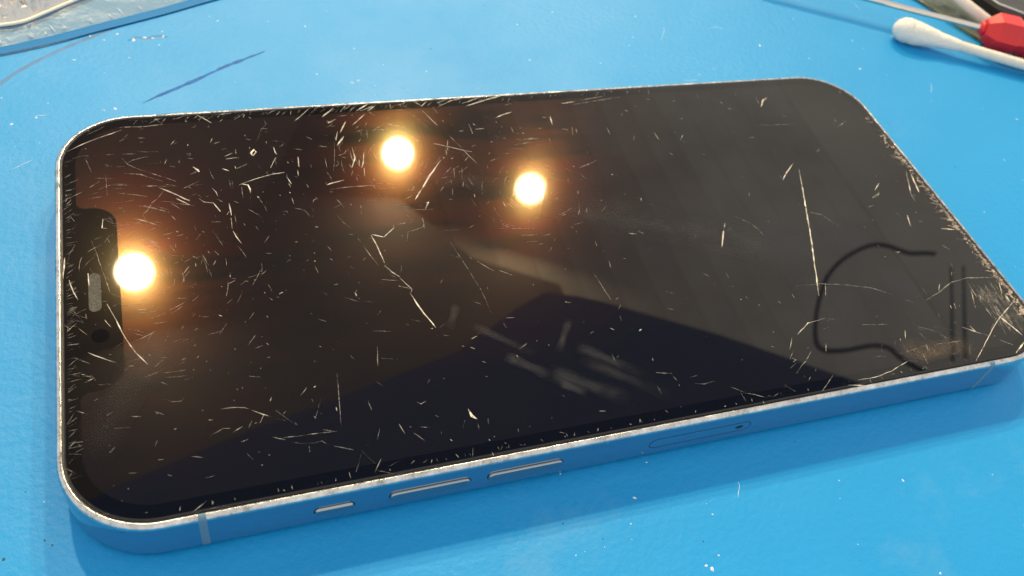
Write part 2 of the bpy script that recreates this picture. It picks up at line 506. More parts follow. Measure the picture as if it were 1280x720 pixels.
 (0.136,((136.80,57.80),(136.73,56.92),)),
 (0.131,((27.16,10.66),(27.33,10.18),)),
 (0.144,((41.04,66.83),(41.34,66.17),)),
 (0.190,((56.48,46.20),(57.05,46.19),)),
 (0.093,((12.03,64.63),(12.53,64.53),)),
 (0.183,((17.40,60.03),(17.37,59.25),)),
 (0.177,((30.68,65.02),(31.22,64.97),)),
 (0.207,((35.10,43.21),(35.60,43.14),)),
 (0.126,((13.06,12.40),(13.43,12.54),)),
 (0.179,((108.80,40.91),(108.46,40.12),)),
 (0.122,((97.08,19.59),(97.05,18.99),)),
 (0.101,((29.11,69.89),(29.44,70.62),)),
 (0.158,((40.87,70.06),(41.25,70.81),)),
 (0.167,((66.89,45.51),(67.35,46.14),)),
 (0.161,((90.37,1.38),(90.33,0.88),)),
 (0.186,((77.19,16.21),(77.73,16.49),)),
 (0.125,((22.22,7.35),(22.59,7.36),)),
 (0.242,((128.99,23.90),(129.70,24.02),)),
 (0.078,((22.32,11.42),(22.69,11.49),)),
 (0.183,((16.40,24.50),(16.78,24.59),)),
 (0.173,((29.56,11.06),(29.75,10.67),)),
 (0.135,((45.49,4.41),(45.71,4.06),)),
 (0.198,((42.42,45.55),(42.40,44.91),)),
 (0.087,((101.46,5.03),(101.08,4.56),)),
 (0.200,((42.60,46.82),(42.55,46.18),)),
 (0.147,((42.31,39.81),(42.77,39.85),)),
 (0.155,((77.28,11.31),(77.13,10.81),)),
 (0.178,((88.59,42.33),(88.38,41.65),)),
 (0.183,((38.56,50.19),(39.02,50.18),)),
 (0.187,((80.24,29.98),(80.74,29.95),)),
 (0.233,((30.73,62.84),(30.63,62.14),)),
 (0.135,((40.82,7.15),(41.19,7.07),)),
 (0.108,((49.94,1.42),(49.82,1.01),)),
 (0.195,((12.58,40.07),(12.89,39.74),)),
 (0.120,((19.75,40.68),(19.91,40.18),)),
 (0.200,((41.11,47.45),(41.23,46.90),)),
 (0.098,((32.82,36.77),(33.21,37.00),)),
 (0.209,((65.84,55.66),(66.28,56.23),)),
 (0.155,((138.44,32.01),(139.18,32.31),)),
 (0.248,((27.75,50.72),(27.98,50.26),)),
 (0.170,((33.21,57.74),(33.44,57.25),)),
 (0.152,((60.26,65.06),(60.47,64.51),)),
 (0.235,((31.80,40.65),(32.20,40.63),)),
 (0.114,((118.46,7.48),(118.33,7.00),)),
 (0.180,((15.84,45.15),(16.15,44.90),)),
 (0.084,((16.45,14.45),(16.76,14.54),)),
 (0.141,((52.63,12.84),(52.96,12.68),)),
 (0.091,((17.32,14.87),(17.62,14.93),)),
 (0.155,((57.95,15.39),(58.07,15.03),)),
 (0.161,((72.10,12.37),(72.48,12.62),)),
 (0.110,((52.15,2.49),(52.42,2.32),)),
 (0.151,((10.93,24.10),(11.19,23.89),)),
 (0.321,((28.83,68.91),(29.10,68.51),)),
 (0.222,((18.96,61.33),(19.22,60.96),)),
 (0.174,((13.35,41.83),(13.59,41.51),)),
 (0.152,((30.27,15.27),(30.55,15.45),)),
 (0.223,((95.84,19.27),(96.03,18.96),)),
 (0.169,((50.89,18.23),(51.20,18.10),)),
 (0.194,((26.10,27.83),(26.16,27.44),)),
 (0.130,((50.39,3.39),(50.46,3.08),)),
 (0.214,((22.49,67.45),(22.30,66.98),)),
 (0.139,((46.97,13.59),(47.19,13.38),)),
 (0.236,((85.55,48.52),(85.82,48.24),)),
 (0.224,((59.25,55.31),(59.65,55.51),)),
 (0.111,((20.30,29.83),(20.50,30.11),)),
 (0.138,((30.43,15.47),(30.22,15.26),)),
 (0.153,((105.50,66.36),(105.58,65.89),)),
 (0.200,((136.32,41.92),(136.43,41.54),)),
 (0.235,((67.08,58.61),(67.47,58.75),)),
 (0.129,((44.63,5.62),(44.63,5.33),)),
 (0.150,((18.88,62.95),(18.99,63.41),)),
 (0.119,((15.15,32.79),(15.39,32.66),)),
 (0.289,((69.65,63.87),(69.58,63.34),)),
 (0.242,((72.21,60.31),(72.60,60.40),)),
 (0.265,((73.31,60.33),(73.63,60.16),)),
 (0.181,((87.14,20.76),(87.45,20.67),)),
 (0.112,((22.96,20.56),(23.20,20.48),)),
 (0.292,((18.99,68.84),(19.29,68.81),)),
 (0.239,((68.04,23.24),(68.34,23.19),)),
 (0.136,((16.00,20.64),(16.20,20.81),)),
 (0.138,((23.42,6.76),(23.62,6.63),)),
 (0.264,((57.98,55.65),(58.30,55.91),)),
 (0.141,((56.05,4.05),(56.30,4.15),)),
 (0.191,((74.65,36.42),(74.96,36.68),)),
 (0.197,((33.85,36.61),(34.09,36.54),)),
 (0.196,((44.76,30.15),(44.95,29.97),)),
 (0.159,((79.22,6.33),(79.27,6.08),)),
 (0.235,((79.55,51.22),(79.71,50.95),)),
 (0.330,((61.97,66.48),(62.28,66.51),)),
 (0.220,((59.73,52.18),(59.99,52.10),)),
 (0.220,((21.38,47.42),(21.57,47.25),)),
 (0.144,((59.40,4.74),(59.63,4.75),)),
 (0.107,((31.82,27.31),(32.00,27.17),)),
 (0.180,((95.76,21.93),(95.92,21.74),)),
 (0.464,((142.76,65.60),(142.94,65.33),)),
 (0.172,((25.25,34.47),(25.38,34.26),)),
 (0.238,((126.17,23.55),(126.20,23.27),)),
 (0.122,((17.57,34.88),(17.75,34.78),)),
 (0.156,((47.53,21.97),(47.70,21.84),)),
 (0.245,((73.28,61.64),(73.53,61.57),)),
 (0.243,((70.14,62.28),(70.34,62.13),)),
 (0.159,((63.03,16.32),(63.07,16.10),)),
 (0.152,((17.14,34.41),(17.25,34.22),)),
 (0.235,((32.57,50.97),(32.69,50.73),)),
 (0.182,((34.09,38.04),(34.26,38.21),)),
 (0.161,((28.10,36.64),(28.24,36.52),)),
 (0.175,((26.36,35.95),(26.47,35.78),)),
 (0.154,((77.92,2.93),(78.00,2.79),)),
 (0.173,((64.32,27.26),(64.42,27.08),)),
 (0.172,((29.69,45.31),(29.81,45.15),)),
 (0.188,((44.15,37.15),(44.27,37.00),)),
 (0.137,((18.03,20.34),(18.17,20.28),)),
 (0.222,((65.66,49.94),(65.86,49.91),)),
 (0.147,((23.16,27.37),(23.27,27.25),)),
 (0.208,((60.59,43.08),(60.74,43.00),)),
 (0.119,((13.09,26.07),(13.18,25.93),)),
 (0.178,((39.27,31.66),(39.39,31.55),)),
 (0.194,((27.61,64.62),(27.69,64.42),)),
 (0.186,((34.13,40.41),(34.20,40.24),)),
 (0.148,((20.93,16.84),(21.02,16.72),)),
 (0.142,((21.38,23.12),(21.47,23.01),)),
 (0.190,((38.76,28.87),(38.85,28.76),)),
 (0.178,((32.14,35.19),(32.22,35.09),)),
 (0.139,((24.15,19.50),(24.21,19.40),)),
]
REFLECTION_STREAKS = [  # painted reflections and lamp beam: start, end, width, amount
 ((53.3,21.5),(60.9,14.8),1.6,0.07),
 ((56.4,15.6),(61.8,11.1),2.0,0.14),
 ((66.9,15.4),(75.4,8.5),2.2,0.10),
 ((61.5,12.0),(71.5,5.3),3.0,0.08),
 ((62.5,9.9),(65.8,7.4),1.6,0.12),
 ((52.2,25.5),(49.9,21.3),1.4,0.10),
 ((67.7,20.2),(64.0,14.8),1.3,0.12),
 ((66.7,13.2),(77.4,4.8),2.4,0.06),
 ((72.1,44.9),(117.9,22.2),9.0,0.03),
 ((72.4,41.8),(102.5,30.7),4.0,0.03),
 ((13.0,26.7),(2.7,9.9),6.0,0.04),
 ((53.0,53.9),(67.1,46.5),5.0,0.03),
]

# ------------------------------------------------------------------ materials
def new_mat(name):
    m = bpy.data.materials.new(name)
    m.use_nodes = True
    nt = m.node_tree
    return m, nt, nt.nodes["Principled BSDF"], nt.nodes["Material Output"]

def node(nt, typ, **kw):
    n = nt.nodes.new(typ)
    for k, v in kw.items():
        setattr(n, k, v)
    return n

def noise(nt, scale, detail=4, rough=0.6, vec=None, stretch=None):
    n = node(nt, 'ShaderNodeTexNoise')
    n.inputs['Scale'].default_value = scale
    n.inputs['Detail'].default_value = detail
    n.inputs['Roughness'].default_value = rough
    tc = node(nt, 'ShaderNodeTexCoord')
    if stretch:
        mp = node(nt, 'ShaderNodeMapping')
        mp.inputs['Scale'].default_value = stretch[0]
        mp.inputs['Rotation'].default_value = stretch[1]
        nt.links.new(tc.outputs['Object'], mp.inputs['Vector'])
        nt.links.new(mp.outputs['Vector'], n.inputs['Vector'])
    else:
        nt.links.new(tc.outputs['Object'], n.inputs['Vector'])
    return n

def ramp(nt, src, stops):
    r = node(nt, 'ShaderNodeValToRGB')
    e = r.color_ramp.elements
    while len(e) < len(stops):
        e.new(0.5)
    for el, (p, c) in zip(e, stops):
        el.position = p
        el.color = (c, c, c, 1) if not isinstance(c, tuple) else (*c, 1)
    nt.links.new(src, r.inputs['Fac'])
    return r

def simple(name, col, rough=0.5, metal=0.0, spec=0.5, bump=None, var=0.0):
    m, nt, p, out = new_mat(name)
    p.inputs['Base Color'].default_value = (*col, 1)
    p.inputs['Roughness'].default_value = rough
    p.inputs['Metallic'].default_value = metal
    p.inputs['Specular IOR Level'].default_value = spec
    if var:
        n = noise(nt, var[0])
        lo = tuple(c * (1 - var[1]) for c in col)
        hi = tuple(min(1, c * (1 + var[1])) for c in col)
        r = ramp(nt, n.outputs['Fac'], [(0.3, lo), (0.7, hi)])
        nt.links.new(r.outputs['Color'], p.inputs['Base Color'])
    if bump:
        n = noise(nt, bump[0])
        b = node(nt, 'ShaderNodeBump')
        b.inputs['Strength'].default_value = bump[1]
        b.inputs['Distance'].default_value = bump[2]
        nt.links.new(n.outputs['Fac'], b.inputs['Height'])
        nt.links.new(b.outputs['Normal'], p.inputs['Normal'])
    return m

# blue silicone mat
def mat_silicone():
    m, nt, p, out = new_mat("blue_silicone")
    n = noise(nt, 9.0, 5, 0.6)
    r = ramp(nt, n.outputs['Fac'], [(0.28, (0.0, 0.262, 0.63)), (0.72, (0.0, 0.292, 0.70))])
    st = noise(nt, 26.0, 7, 0.72)
    rs = ramp(nt, st.outputs['Fac'], [(0.60, 0.0), (0.78, 0.16)])
    mx = node(nt, 'ShaderNodeMix', data_type='RGBA')
    nt.links.new(rs.outputs['Color'], mx.inputs[0])
    nt.links.new(r.outputs['Color'], mx.inputs[6])
    mx.inputs[7].default_value = (0.30, 0.42, 0.50, 1)
    nt.links.new(mx.outputs[2], p.inputs['Base Color'])
    n2 = noise(nt, 45.0, 6, 0.65)
    r2 = ramp(nt, n2.outputs['Fac'], [(0.3, 0.47), (0.7, 0.58)])
    nt.links.new(r2.outputs['Color'], p.inputs['Roughness'])
    p.inputs['Specular IOR Level'].default_value = 0.45
    b = node(nt, 'ShaderNodeBump')
    b.inputs['Strength'].default_value = 0.5
    b.inputs['Distance'].default_value = 0.0002
    n3 = noise(nt, 900.0, 3, 0.6)
    nt.links.new(n3.outputs['Fac'], b.inputs['Height'])
    b2 = node(nt, 'ShaderNodeBump')
    b2.inputs['Strength'].default_value = 0.5
    b2.inputs['Distance'].default_value = 0.002
    n4 = noise(nt, 22.0, 3, 0.5)
    nt.links.new(n4.outputs['Fac'], b2.inputs['Height'])
    nt.links.new(b.outputs['Normal'], b2.inputs['Normal'])
    nt.links.new(b2.outputs['Normal'], p.inputs['Normal'])
    return m

# the glass: black, mirror-like, with greasy films that scatter the lamps
def mat_screen(name, display):
    m, nt, p, out = new_mat(name)
    p.inputs['Base Color'].default_value = (0.004, 0.0045, 0.008, 1) if display else (0.002, 0.0022, 0.004, 1)
    p.inputs['Roughness'].default_value = 0.015
    p.inputs['IOR'].default_value = 1.5
    p.inputs['Specular IOR Level'].default_value = 0.5
    # faint grease: a wide lobe
    g1 = node(nt, 'ShaderNodeBsdfGlossy')
    g1.inputs['Roughness'].default_value = 0.42
    reflection_streak = noise(nt, 30.0, 5, 0.6, stretch=((0.35, 1.6, 1), (0, 0, math.radians(-18))))
    k = 0.0007 if display else 0.0003
    r1 = ramp(nt, reflection_streak.outputs['Fac'], [(0.32, (k * .45, k * .40, k * .34)), (0.68, (k * 1.5, k * 1.25, k * 1.0))])
    nt.links.new(r1.outputs['Color'], g1.inputs['Color'])
    a1 = node(nt, 'ShaderNodeAddShader')
    nt.links.new(p.outputs[0], a1.inputs[0])
    nt.links.new(g1.outputs[0], a1.inputs[1])
    # tight halo
    g2 = node(nt, 'ShaderNodeBsdfGlossy')
    g2.inputs['Roughness'].default_value = 0.165
    k2 = 0.0022 if display else 0.0003
    cl = noise(nt, 60.0, 5, 0.65, stretch=((0.45, 1.9, 1), (0, 0, math.radians(58))))
    if display:      # the pixel grid under the glass fans the light out in red and orange
        r2 = ramp(nt, cl.outputs['Fac'], [(0.40, (k2 * .25, k2 * .15, k2 * .1)), (0.52, (k2 * 1.3, k2 * .40, k2 * .15)), (0.66, (k2 * 1.7, k2 * .30, k2 * .20))])
    else:
        r2 = ramp(nt, cl.outputs['Fac'], [(0.3, (k2, k2 * .8, k2 * .5)), (0.7, (k2 * 1.2, k2, k2 * .6))])
    nt.links.new(r2.outputs['Color'], g2.inputs['Color'])
    a2 = node(nt, 'ShaderNodeAddShader')
    nt.links.new(a1.outputs[0], a2.inputs[0])
    nt.links.new(g2.outputs[0], a2.inputs[1])
    g3 = node(nt, 'ShaderNodeBsdfGlossy')
    g3.inputs['Roughness'].default_value = 0.095
    g3.inputs['Color'].default_value = (0.0032, 0.0026, 0.0012, 1) if display else (0.0006, 0.0005, 0.0003, 1)
    a3 = node(nt, 'ShaderNodeAddShader')
    nt.links.new(a2.outputs[0], a3.inputs[0])
    nt.links.new(g3.outputs[0], a3.inputs[1])
    nt.links.new(a3.outputs[0], out.inputs['Surface'])
    return m

def mat_steel():
    m, nt, p, out = new_mat("polished_steel")
    p.inputs['Base Color'].default_value = (0.84, 0.80, 0.72, 1)
    p.inputs['Metallic'].default_value = 1.0
    n = noise(nt, 700.0, 5, 0.7)
    r = ramp(nt, n.outputs['Fac'], [(0.35, 0.08), (0.68, 0.42)])
    n2 = noise(nt, 1500.0, 4, 0.7)
    n5 = noise(nt, 520.0, 5, 0.75)
    r5 = ramp(nt, n5.outputs['Fac'], [(0.32, (0.26, 0.265, 0.27)), (0.46, (0.50, 0.515, 0.53)), (0.7, (0.74, 0.76, 0.78))])
    # knocks and rubbed spots sit on the top rim only
    geo = node(nt, 'ShaderNodeNewGeometry')
    sep = node(nt, 'ShaderNodeSeparateXYZ')
    nt.links.new(geo.outputs['Position'], sep.inputs[0])
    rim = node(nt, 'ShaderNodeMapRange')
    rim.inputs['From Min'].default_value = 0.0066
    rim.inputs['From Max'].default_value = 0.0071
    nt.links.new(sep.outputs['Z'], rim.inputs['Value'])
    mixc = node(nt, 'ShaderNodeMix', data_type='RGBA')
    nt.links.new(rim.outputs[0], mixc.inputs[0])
    mixc.inputs[6].default_value = (0.40, 0.50, 0.60, 1)  # side tinted darker blue, painting in the mat it mirrors
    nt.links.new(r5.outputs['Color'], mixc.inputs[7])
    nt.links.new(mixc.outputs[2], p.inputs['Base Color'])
    mixr = node(nt, 'ShaderNodeMix')
    nt.links.new(rim.outputs[0], mixr.inputs[0])
    mixr.inputs[2].default_value = 0.06
    nt.links.new(r.outputs['Color'], mixr.inputs[3])
    nt.links.new(mixr.outputs[0], p.inputs['Roughness'])
    mstr = node(nt, 'ShaderNodeMath', operation='MULTIPLY')
    nt.links.new(rim.outputs[0], mstr.inputs[0])
    mstr.inputs[1].default_value = 0.3
    b = node(nt, 'ShaderNodeBump')
    nt.links.new(mstr.outputs[0], b.inputs['Strength'])
    b.inputs['Distance'].default_value = 0.00008
    nt.links.new(n2.outputs['Fac'], b.inputs['Height'])
    nt.links.new(b.outputs['Normal'], p.inputs['Normal'])
    return m

def mat_scratch(name, col, thin):
    m, nt, p, out = new_mat(name)
    p.inputs['Base Color'].default_value = (*col, 1)
    p.inputs['Roughness'].default_value = 0.38
    p.inputs['Specular IOR Level'].default_value = 0.6
    t = node(nt, 'ShaderNodeBsdfTransparent')
    mx = node(nt, 'ShaderNodeMixShader')
    n = noise(nt, 1400.0, 3, 0.7)
    r = ramp(nt, n.outputs['Fac'], [(0.36, thin), (0.62, 1.0)])
    nb = noise(nt, 420.0, 3, 0.6)
    rb = ramp(nt, nb.outputs['Fac'], [(0.34, 0.35), (0.55, 1.0)])
    mu = node(nt, 'ShaderNodeMath', operation='MULTIPLY')
    nt.links.new(r.outputs['Color'], mu.inputs[0])
    nt.links.new(rb.outputs['Color'], mu.inputs[1])
    nt.links.new(mu.outputs[0], mx.inputs[0])
    nt.links.new(t.outputs[0], mx.inputs[1])
    nt.links.new(p.outputs[0], mx.inputs[2])
    nt.links.new(mx.outputs[0], out.inputs['Surface'])
    return m

def mat_reflection_streak(name="painted_reflection", col=(0.30, 0.31, 0.33)):
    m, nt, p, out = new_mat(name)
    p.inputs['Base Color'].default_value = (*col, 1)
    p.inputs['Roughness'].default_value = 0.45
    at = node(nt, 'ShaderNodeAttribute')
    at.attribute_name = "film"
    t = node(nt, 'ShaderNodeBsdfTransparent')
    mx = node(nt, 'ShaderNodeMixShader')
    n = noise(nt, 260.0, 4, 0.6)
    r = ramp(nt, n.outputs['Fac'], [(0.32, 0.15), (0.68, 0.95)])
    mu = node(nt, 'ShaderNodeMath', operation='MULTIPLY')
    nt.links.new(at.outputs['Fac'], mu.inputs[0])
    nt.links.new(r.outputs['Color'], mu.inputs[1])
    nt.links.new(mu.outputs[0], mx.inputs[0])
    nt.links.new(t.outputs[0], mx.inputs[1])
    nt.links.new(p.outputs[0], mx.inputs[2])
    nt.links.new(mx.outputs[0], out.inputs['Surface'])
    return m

def mat_film(name, col, alpha, rough=0.15, bump=None):
    m, nt, p, out = new_mat(name)
    p.inputs['Base Color'].default_value = (*col, 1)
    p.inputs['Roughness'].default_value = rough
    p.inputs['Specular IOR Level'].default_value = 0.6
    t = node(nt, 'ShaderNodeBsdfTransparent')
    mx = node(nt, 'ShaderNodeMixShader')
    mx.inputs[0].default_value = alpha
    if bump:
        n = noise(nt, bump[0], 5, 0.6)
        b = node(nt, 'ShaderNodeBump')
        b.inputs['Strength'].default_value = bump[1]
        b.inputs['Distance'].default_value = bump[2]
        nt.links.new(n.outputs['Fac'], b.inputs['Height'])
        nt.links.new(b.outputs['Normal'], p.inputs['Normal'])
    nt.links.new(t.outputs[0], mx.inputs[1])
    nt.links.new(p.outputs[0], mx.inputs[2])
    nt.links.new(mx.outputs[0], out.inputs['Surface'])
    return m

def mat_emit(name, col, strength):
    m, nt, p, out = new_mat(name)
    e = node(nt, 'ShaderNodeEmission')
    e.inputs['Color'].default_value = (*col, 1)
    e.inputs['Strength'].default_value = strength
    nt.links.new(e.outputs[0], out.inputs['Surface'])
    return m

M_MAT = mat_silicone()
M_BEZEL = mat_screen("black_glass_border", False)
M_DISPLAY = mat_screen("black_glass_display", True)
M_STEEL = mat_steel()
M_BUTTON = simple("satin_steel", (0.36, 0.40, 0.44), 0.28, 1.0, 0.5, (1500, 0.1, 0.00008))
M_BACK = simple("back_glass", (0.25, 0.27, 0.30), 0.3)
M_GASKET = simple("black_gasket", (0.01, 0.01, 0.012), 0.5)
M_ANT = simple("antenna_plastic", (0.10, 0.21, 0.31), 0.4)  # blue of the frame's mirrored mat put into the plastic's colour
M_MESH = simple("speaker_mesh", (0.05, 0.047, 0.042), 0.6, 0.0, 0.5, (3500, 1.0, 0.0002), (2600, 0.6))
M_LENS = simple("front_lens", (0.001, 0.001, 0.003), 0.03)
M_SCR = mat_scratch("glass_scratch", (0.55, 0.52, 0.45), 0.15)
M_SCRS = [mat_scratch("glass_scratch_bright", (0.95, 0.89, 0.76), 0.45), M_SCR, mat_scratch("glass_scratch_faint", (0.36, 0.34, 0.30), 0.0)]
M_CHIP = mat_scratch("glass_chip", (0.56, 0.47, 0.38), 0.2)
M_REFLECTION = mat_reflection_streak()  # pale reflections and lamp beam painted onto the glass
M_TAN_REFLECTION = mat_reflection_streak("tan_reflection", (0.52, 0.38, 0.20))  # tan reflection painted on the glass by the near corner
M_INK = simple("ink", (0.005, 0.11, 0.40), 0.6, 0, 0.25, None, (400, 0.4))
M_CREASE = simple("crease_blue", (0.003, 0.15, 0.40), 0.45, 0, 0.5, None, (300, 0.25))
M_DUST_GLINT = simple("pale_dust_and_glint", (0.62, 0.72, 0.78), 0.6)
M_GRIT = simple("dark_grit", (0.02, 0.05, 0.08), 0.7)
M_ZIP = simple("blue_zip", (0.0, 0.17, 0.47), 0.6, 0, 0.25)
M_LIP = mat_film("clear_lip", (0.34, 0.38, 0.36), 0.33, 0.30, (120, 0.5, 0.001))
M_BAG = mat_film("crinkled_clear_film", (0.72, 0.71, 0.69), 0.85, 0.12, (420, 0.6, 0.001))
M_BAG.node_tree.nodes["Principled BSDF"].inputs["Metallic"].default_value = 0.55
M_COTTON = simple("cotton", (0.80, 0.79, 0.74), 0.95, 0, 0.1, (1600, 0.7, 0.0004))
M_PAPER = simple("paper_stick", (0.74, 0.71, 0.64), 0.7, 0, 0.3, (1200, 0.3, 0.0002), (500, 0.08))
M_RED = simple("red_plastic", (0.62, 0.018, 0.025), 0.38, 0, 0.5, (1500, 0.15, 0.0001))
M_SHAFT = simple("screwdriver_steel", (0.70, 0.66, 0.62), 0.10, 1.0)
M_POUCH = mat_film("olive_clear_film", (0.13, 0.15, 0.09), 0.80, 0.2, (200, 0.8, 0.001))
M_BLACK = simple("black_plastic", (0.018, 0.018, 0.02), 0.3, 0, 0.5, (300, 0.3, 0.0005))
M_PANEL = simple("dark_navy_paint", (0.085, 0.115, 0.21), 0.7)
M_CABLE = simple("black_rubber", (0.12, 0.118, 0.115), 0.6)
M_STRAP = simple("grey_webbing", (0.46, 0.43, 0.39), 0.8)
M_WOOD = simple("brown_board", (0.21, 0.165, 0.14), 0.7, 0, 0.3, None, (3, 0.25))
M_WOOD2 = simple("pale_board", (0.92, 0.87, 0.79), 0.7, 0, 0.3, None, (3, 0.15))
M_DARK_BOARD = simple("dark_board", (0.075, 0.066, 0.07), 0.7, 0, 0.3, None, (3, 0.25))
M_HOUSE = simple("lamp_housing", (0.55, 0.55, 0.55), 0.4)
M_LAMP = mat_emit("lamp_glow", (1.0, 0.78, 0.44), LAMP_RADIANCE)

# ------------------------------------------------------------------ object helpers
def obj(name, verts, faces, mat, parent=None, smooth=False, wn=False):
    me = bpy.data.meshes.new(name)
    me.from_pydata([tuple(c * MM for c in v) for v in verts], [], faces)
    me.update()
    o = bpy.data.objects.new(name, me)
    sc.collection.objects.link(o)
    me.materials.append(mat)
    bm = bmesh.new(); bm.from_mesh(me)
    bmesh.ops.recalc_face_normals(bm, faces=bm.faces)
    bm.to_mesh(me); bm.free()
    if smooth:
        me.polygons.foreach_set('use_smooth', [True] * len(me.polygons))
    if wn:
        md = o.modifiers.new("normals", 'WEIGHTED_NORMAL')
        md.keep_sharp = True
    if parent:
        o.parent = parent
    return o

def thing(name, label, cat, group=None, loc=(0, 0, 0)):
    o = bpy.data.objects.new(name, None)
    sc.collection.objects.link(o)
    o.empty_display_size = 0.01
    o['label'] = label
    o['category'] = cat
    if group:
        o['group'] = group
    return o

def tag(o, label, cat, group=None):
    o['label'] = label
    o['category'] = cat
    if group:
        o['group'] = group
    return o

def outline(x0, y0, x1, y1, r, n=14):
    pts = []
    for cx, cy, a0 in ((x1 - r, y0 + r, -90), (x1 - r, y1 - r, 0), (x0 + r, y1 - r, 90), (x0 + r, y0 + r, 180)):
        for i in range(n + 1):
            a = math.radians(a0 + 90 * i / n)
            pts.append((cx + r * math.cos(a), cy + r * math.sin(a)))
    return pts

def loft(loops, cap_first=False, cap_last=False):
    n = len(loops[0])
    v = [p for l in loops for p in l]
    f = []
    for k in range(len(loops) - 1):
        for i in range(n):
            j = (i + 1) % n
            f.append((k * n + i, k * n + j, (k + 1) * n + j, (k + 1) * n + i))
    if cap_first:
        f.append(tuple(range(n - 1, -1, -1)))
    if cap_last:
        b = (len(loops) - 1) * n
        f.append(tuple(range(b, b + n)))
    return v, f

def tube(pts, radii, n=12, cap=True):
    """swept round tube through 3D points"""
    P = [Vector(p) for p in pts]
    loops = []
    up = Vector((0, 0, 1))
    for i, p in enumerate(P):
        t = (P[min(i + 1, len(P) - 1)] - P[max(i - 1, 0)]).normalized()
        a = t.cross(up)
        if a.length < 1e-4:
            a = t.cross(Vector((1, 0, 0)))
        a.normalize()
        b = a.cross(t)
        r = radii[i] if isinstance(radii, (list, tuple)) else radii
        loops.append([tuple(p + (a * math.cos(2 * math.pi * k / n) + b * math.sin(2 * math.pi * k / n)) * r) for k in range(n)])
    return loft(loops, cap, cap)

def catmull(pts, sub=6):
    P = [Vector(p) for p in pts]
    out = []
    for i in range(len(P) - 1):
        a, b, c, d = P[max(i - 1, 0)], P[i], P[i + 1], P[min(i + 2, len(P) - 1)]
        for s in range(sub):
            t = s / sub
            out.append(0.5 * ((2 * b) + (c - a) * t + (2 * a - 5 * b + 4 * c - d) * t * t + (3 * b - a - 3 * c + d) * t ** 3))
    out.append(P[-1])
    return out

def ribbon(pts, width, z, h, taper=True, jitter=0.0):
    """a low ridge with a triangular section along flat points"""
    P = [Vector((p[0], p[1])) for p in pts]
    v, f = [], []
    n = len(P)
    for i, p in enumerate(P):
        t = (P[min(i + 1, n - 1)] - P[max(i - 1, 0)])
        t = t.normalized() if t.length > 1e-6 else Vector((1, 0))
        nn = Vector((-t.y, t.x))
        u = i / (n - 1) if n > 1 else 0
        k = 1.0
        if taper:
            k = min(1.0, 0.25 + 4.5 * min(u, 1 - u) + (0.12 if n < 4 else 0))
        k *= 1 + random.uniform(-jitter, jitter)
        hw = width / 2 * k
        v += [(p.x + nn.x * hw, p.y + nn.y * hw, z), (p.x, p.y, z + h), (p.x - nn.x * hw, p.y - nn.y * hw, z)]
        if i:
            b = 3 * (i - 1)
            f += [(b, b + 1, b + 4, b + 3), (b + 1, b + 2, b + 5, b + 4)]
    return v, f

def rough_line(pts, step=1.1, amp=0.05):
    """resample and add the small wander of a real scratch"""
    P = [Vector(p) for p in pts]
    out = [P[0]]
    for a, b in zip(P, P[1:]):
        n = max(1, int((b - a).length / step))
        d = (b - a)
        nn = Vector((-d.y, d.x)).normalized() if d.length > 1e-6 else Vector((0, 0))
        for i in range(1, n + 1):
            q = a + d * (i / n)
            if i < n:
                q = q + nn * random.uniform(-amp, amp)
            out.append(q)
    if len(out) == 2:
        out.insert(1, (out[0] + out[1]) / 2)
    return out

# ------------------------------------------------------------------ setting: the blue mat
g = []
NX, NY = 2, 2
mat = obj("work_mat", [(-500, -400, 0), (700, -400, 0), (700, 600, 0), (-500, 600, 0),
                       (-500, -400, -2), (700, -400, -2), (700, 600, -2), (-500, 600, -2)],
          [(0, 1, 2, 3), (7, 6, 5, 4), (0, 4, 5, 1), (1, 5, 6, 2), (2, 6, 7, 3), (3, 7, 4, 0)], M_MAT)
mat['kind'] = 'structure'
mat['label'] = 'glossy blue silicone repair mat with specks and pen marks'

INK = [(12.5, 83.1), (15.5, 85.0), (21.1, 88.3), (26.9, 92.1), (31.5, 94.6), (34.8, 96.4)]
v, f = ribbon(rough_line(INK, 0.8, 0.05), 0.68, 0.004, 0.003, True, 0.35)
obj("pen_or_crease_mark", v, f, M_INK, mat)
CREASE = [(-16, 82), (-9.5, 90.2), (-5.9, 94.3), (-0.9, 98.5), (4.4, 102.2), (9.2, 105.1)]
v, f = ribbon([p[:2] for p in catmull([(x, y, 0) for x, y in CREASE])], 0.8, 0.004, 0.002, True, 0.1)
obj("pen_or_crease_mark", v, f, M_CREASE, mat)  # crease in the mat, drawn as a flat darker blue line

# dust and grit on the mat
def crumb(x, y, r, z0=0.0, flat=0.5):
    n = 5
    a0 = random.uniform(0, 6.28)
    sx = random.uniform(0.6, 1.8)
    c, s = math.cos(a0), math.sin(a0)
    v = []
    for k in range(n):
        a = 2 * math.pi * k / n
        px, py = r * sx * math.cos(a) * random.uniform(.7, 1.2), r * math.sin(a) * random.uniform(.7, 1.2)
        v.append((x + px * c - py * s, y + px * s + py * c, z0))
    v.append((x, y, z0 + r * flat))
    return v, [(k, (k + 1) % n, n) for k in range(n)]

def merge(parts):
    V, F = [], []
    for v, f in parts:
        b = len(V)
        V += v
        F += [tuple(i + b for i in q) for q in f]
    return V, F

